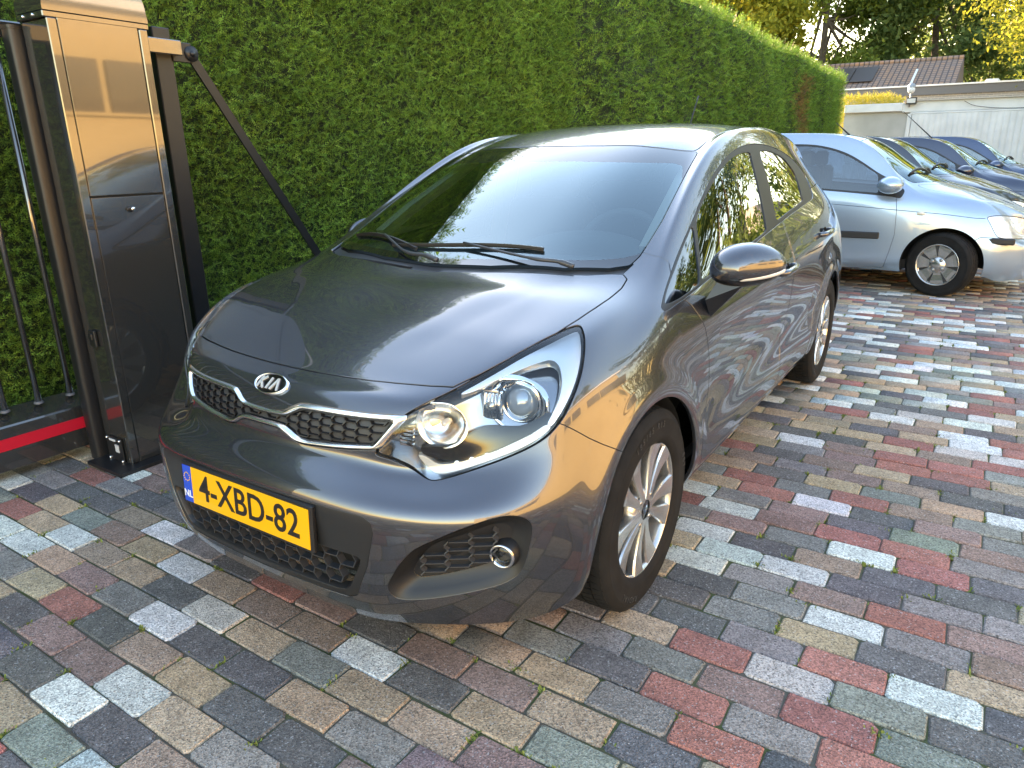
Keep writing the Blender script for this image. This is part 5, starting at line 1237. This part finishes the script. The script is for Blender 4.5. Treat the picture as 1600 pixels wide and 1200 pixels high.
def steel_wheel(parent,face):
    mb=MB();mb.lathe([(.178,face-.06),(.182,face-.01),(.190,face),(.186,face+.004),(.176,face-.006),(.172,face-.03),(.0,face-.035)],(0,0,0),0,48);cv=mb.build('wheel_cover',SILVER,parent)
    mb=MB()
    for k in range(7):
        t=2*math.pi*k/7+.35;V=[]
        for (r,w_) in((.035,.026),(.09,.046),(.14,.066),(.170,.074)):
            for s in(-1,1):V.append((face-.004-(.006 if r<.1 else 0),r*math.cos(t)-s*w_*.8*math.sin(t),r*math.sin(t)+s*w_*.8*math.cos(t)))
        n=len(V);V2=V+[(v[0]-.03,v[1],v[2]) for v in V];F=[]
        for i in range(3):F.append((2*i,2*i+1,2*i+3,2*i+2))
        for a,b in((0,2),(2,4),(4,6),(6,7),(7,5),(5,3),(3,1)):F.append((a,b,b+n,a+n))
        mb.add(V2,F)
    mb.lathe([(.075,face-.02),(.07,face-.006),(.0,face-.003)],(0,0,0),0,24);_sp=mb.build('cover_spokes',SILVER,cv)
    mb=MB();mb.lathe([(.172,face-.028),(.0,face-.028)],(0,0,0),0,40);mb.build('cover_shadow',principled('cover_recess',(.05,.05,.052),.6),cv)
    for k in range(4):
        t=math.pi/4+k*math.pi/2+.2;mb=MB();c=(0,.055*math.cos(t),.055*math.sin(t));mb.lathe([(.017,face-.004),(.015,face+.001),(.010,face+.001),(.009,face-.003),(.009,face+.002),(0,face+.003)],c,0,12);mb.build('wheel_nut',principled('nut_steel',(.45,.44,.42),.3,1),cv)
TY2,TR2=tyre_parts(.292,.175,.186,RUBBER,blocks=60)
CACHE={}
def cpart(name,key,tags,sd_,mat,parent,depth=.012,off=0.):
    k=(key,sd_)
    if k not in CACHE:
        o=skin_obj(name,C.get(tags,sd_),mat,parent,depth,off);CACHE[k]=o.data;return o
    o=link(name,CACHE[k],parent);o.material_slots[0].link='OBJECT';o.material_slots[0].material=mat;return o
def small_car(label,loc,paint,steer,detail,group,scale=(1,1,1),glass=CGL,rz=math.pi/2,aer=0):
    t=empty('parked_car',loc,rz,label,'car',group);t.scale=scale
    for nm,tags in(('body_shell',('body',)),('bonnet',('bonnet',)),('roof',('roof',)),('front_bumper',('bumper',))):cpart(nm,nm,tags,0,paint,t)
    cpart('windscreen','ws',('windscreen',),0,WGLASS,t,0);cpart('grille','gr',('grille',),0,BLACKP,t,.02,-.006);cpart('shut_line_seal','gap',('gap',),0,VOID,t,0,-.012)
    for sd_ in(1,-1):
        cpart('front_door','fd',('front_door',),sd_,paint,t);wf=cpart('window_frame','wf',('window_frame',),sd_,GREYP,t,.01,-.001)
        cpart('side_glass','gl',('glass',),sd_,glass,wf,0,-.004);cpart('headlamp','hl',('lamp',),sd_,HLENS,t,.02,-.002)
        for k,yc in enumerate(GY):
            o=link('wheel',TY2,t);o.location=(.735*sd_,yc,.292);o.rotation_euler=(0,0,(0 if sd_>0 else math.pi)+(steer if k==0 else 0))
            if detail:link('tread',TR2,o)
            steel_wheel(o,.082)
        # mirror
        V=[];nu,nv=20,12
        for i in range(nv+1):
            ph=-math.pi/2+math.pi*i/nv
            for k in range(nu):
                th=2*math.pi*k/nu;V.append(((.885+.105*math.cos(th)*math.cos(ph))*sd_,1.235+.11*math.sin(ph),.995+.078*math.sin(th)*math.cos(ph)))
        mb=MB();mb.add(V,[(i*nu+k,i*nu+(k+1)%nu,(i+1)*nu+(k+1)%nu,(i+1)*nu+k) for i in range(nv) for k in range(nu)],True);mr=mb.build('door_mirror',paint,t)
        mb=MB();mb.box((.81*sd_,1.22,.945),(.09,.06,.05),None,.015);mb.build('mirror_foot',BLACKP,mr)
        if detail:
            mb=MB();mb.box((.822*sd_,1.95,.535),(.030,1.35,.062),None,.012);mb.build('side_moulding',GREYP,t)
            mb=MB();mb.lathe([(.030,0),(.026,.006),(0,.009)],(0,0,0),0,20);mb.v=[v*np.array([1,1.2,.55])*np.array([sd_,1,1])+np.array([.808*sd_,.96,.745]) for v in mb.v];mb.build('side_indicator',principled('clear_indicator',(.7,.66,.55),.15,.1),t)
            mb=MB();mb.box((.775*sd_,.34,.525),(.04,.26,.055),None,.015);mb.build('bumper_moulding',GREYP,t)
        mb=MB()
        for yc in GY:mb.lathe([(.333,.785*sd_),(.335,.58*sd_),(.2,.5*sd_)],(0,yc,.292),0,30,ang=(math.radians(-15),math.radians(187)))
        q=mb.build('arch_liner',LIN,t);q['kind']='stuff'
    # wipers, aerial, inside
    for (a,b) in(((.45,1.02),(-.10,1.05)),((-.05,1.0),(-.52,1.12))):
        P=[]
        for u in np.linspace(0,1,6):
            x=a[0]+(b[0]-a[0])*u;y=a[1]+(b[1]-a[1])*u;h=CB.ray_cast(Vector((x,y,3)),Vector((0,0,-1)));P.append((x,y,(h[0].z if h[0] else 1.0)+.014+.02*math.sin(3.1*u)))
        mb=MB();mb.tube(P,.012,6);mb.build('wiper',BLACKP,t)
    if aer:
        mb=MB();mb.tube([(-.30,1.72,1.40),(-.30,1.73,1.45),(-.31,1.73+.26*aer,1.44+.25*aer)],[.022,.010,.0028],6);mb.build('aerial',BLACKP,t)
    mb=MB();mb.box((0,1.95,.27),(1.40,3.0,.08));mb.box((0,.55,.40),(1.0,.6,.3));mb.build('floor_pan',VOID,t)
    mb=MB();mb.box((0,1.18,.84),(1.3,.42,.22),None,.06);mb.build('dashboard',INT,t)
    for sx in(1,-1):
        mb=MB();mb.box((.35*sx,2.05,.80),(.46,.14,.70),None,.06);mb.box((.35*sx,2.08,1.22),(.25,.10,.16),None,.04);mb.build('seat',SEAT,t)
    return t
CB=BVHTree.FromPolygons(CV.tolist(),CQ.tolist())
GC='cars parked nose out in a row across the yard'
small_car('pale silver-blue hatchback parked across the yard behind the dark grey one',tuple(GO),SBLUE,math.radians(-20),True,GC,aer=.5)
small_car('blue-black car parked directly behind the silver-blue hatchback, second in the row',(2.02,9.75,0),BKP,0,False,GC,(1,1,1.0))
small_car('navy blue car parked third in the row across the yard',(2.45,12.2,0),NAVY,0,False,GC,(1.02,1.04,1.0),aer=1.6)
small_car('farthest dark blue car in the row, nearest the garage door',(2.75,14.9,0),MBLUE,0,False,GC,(1.0,1.0,1.02))
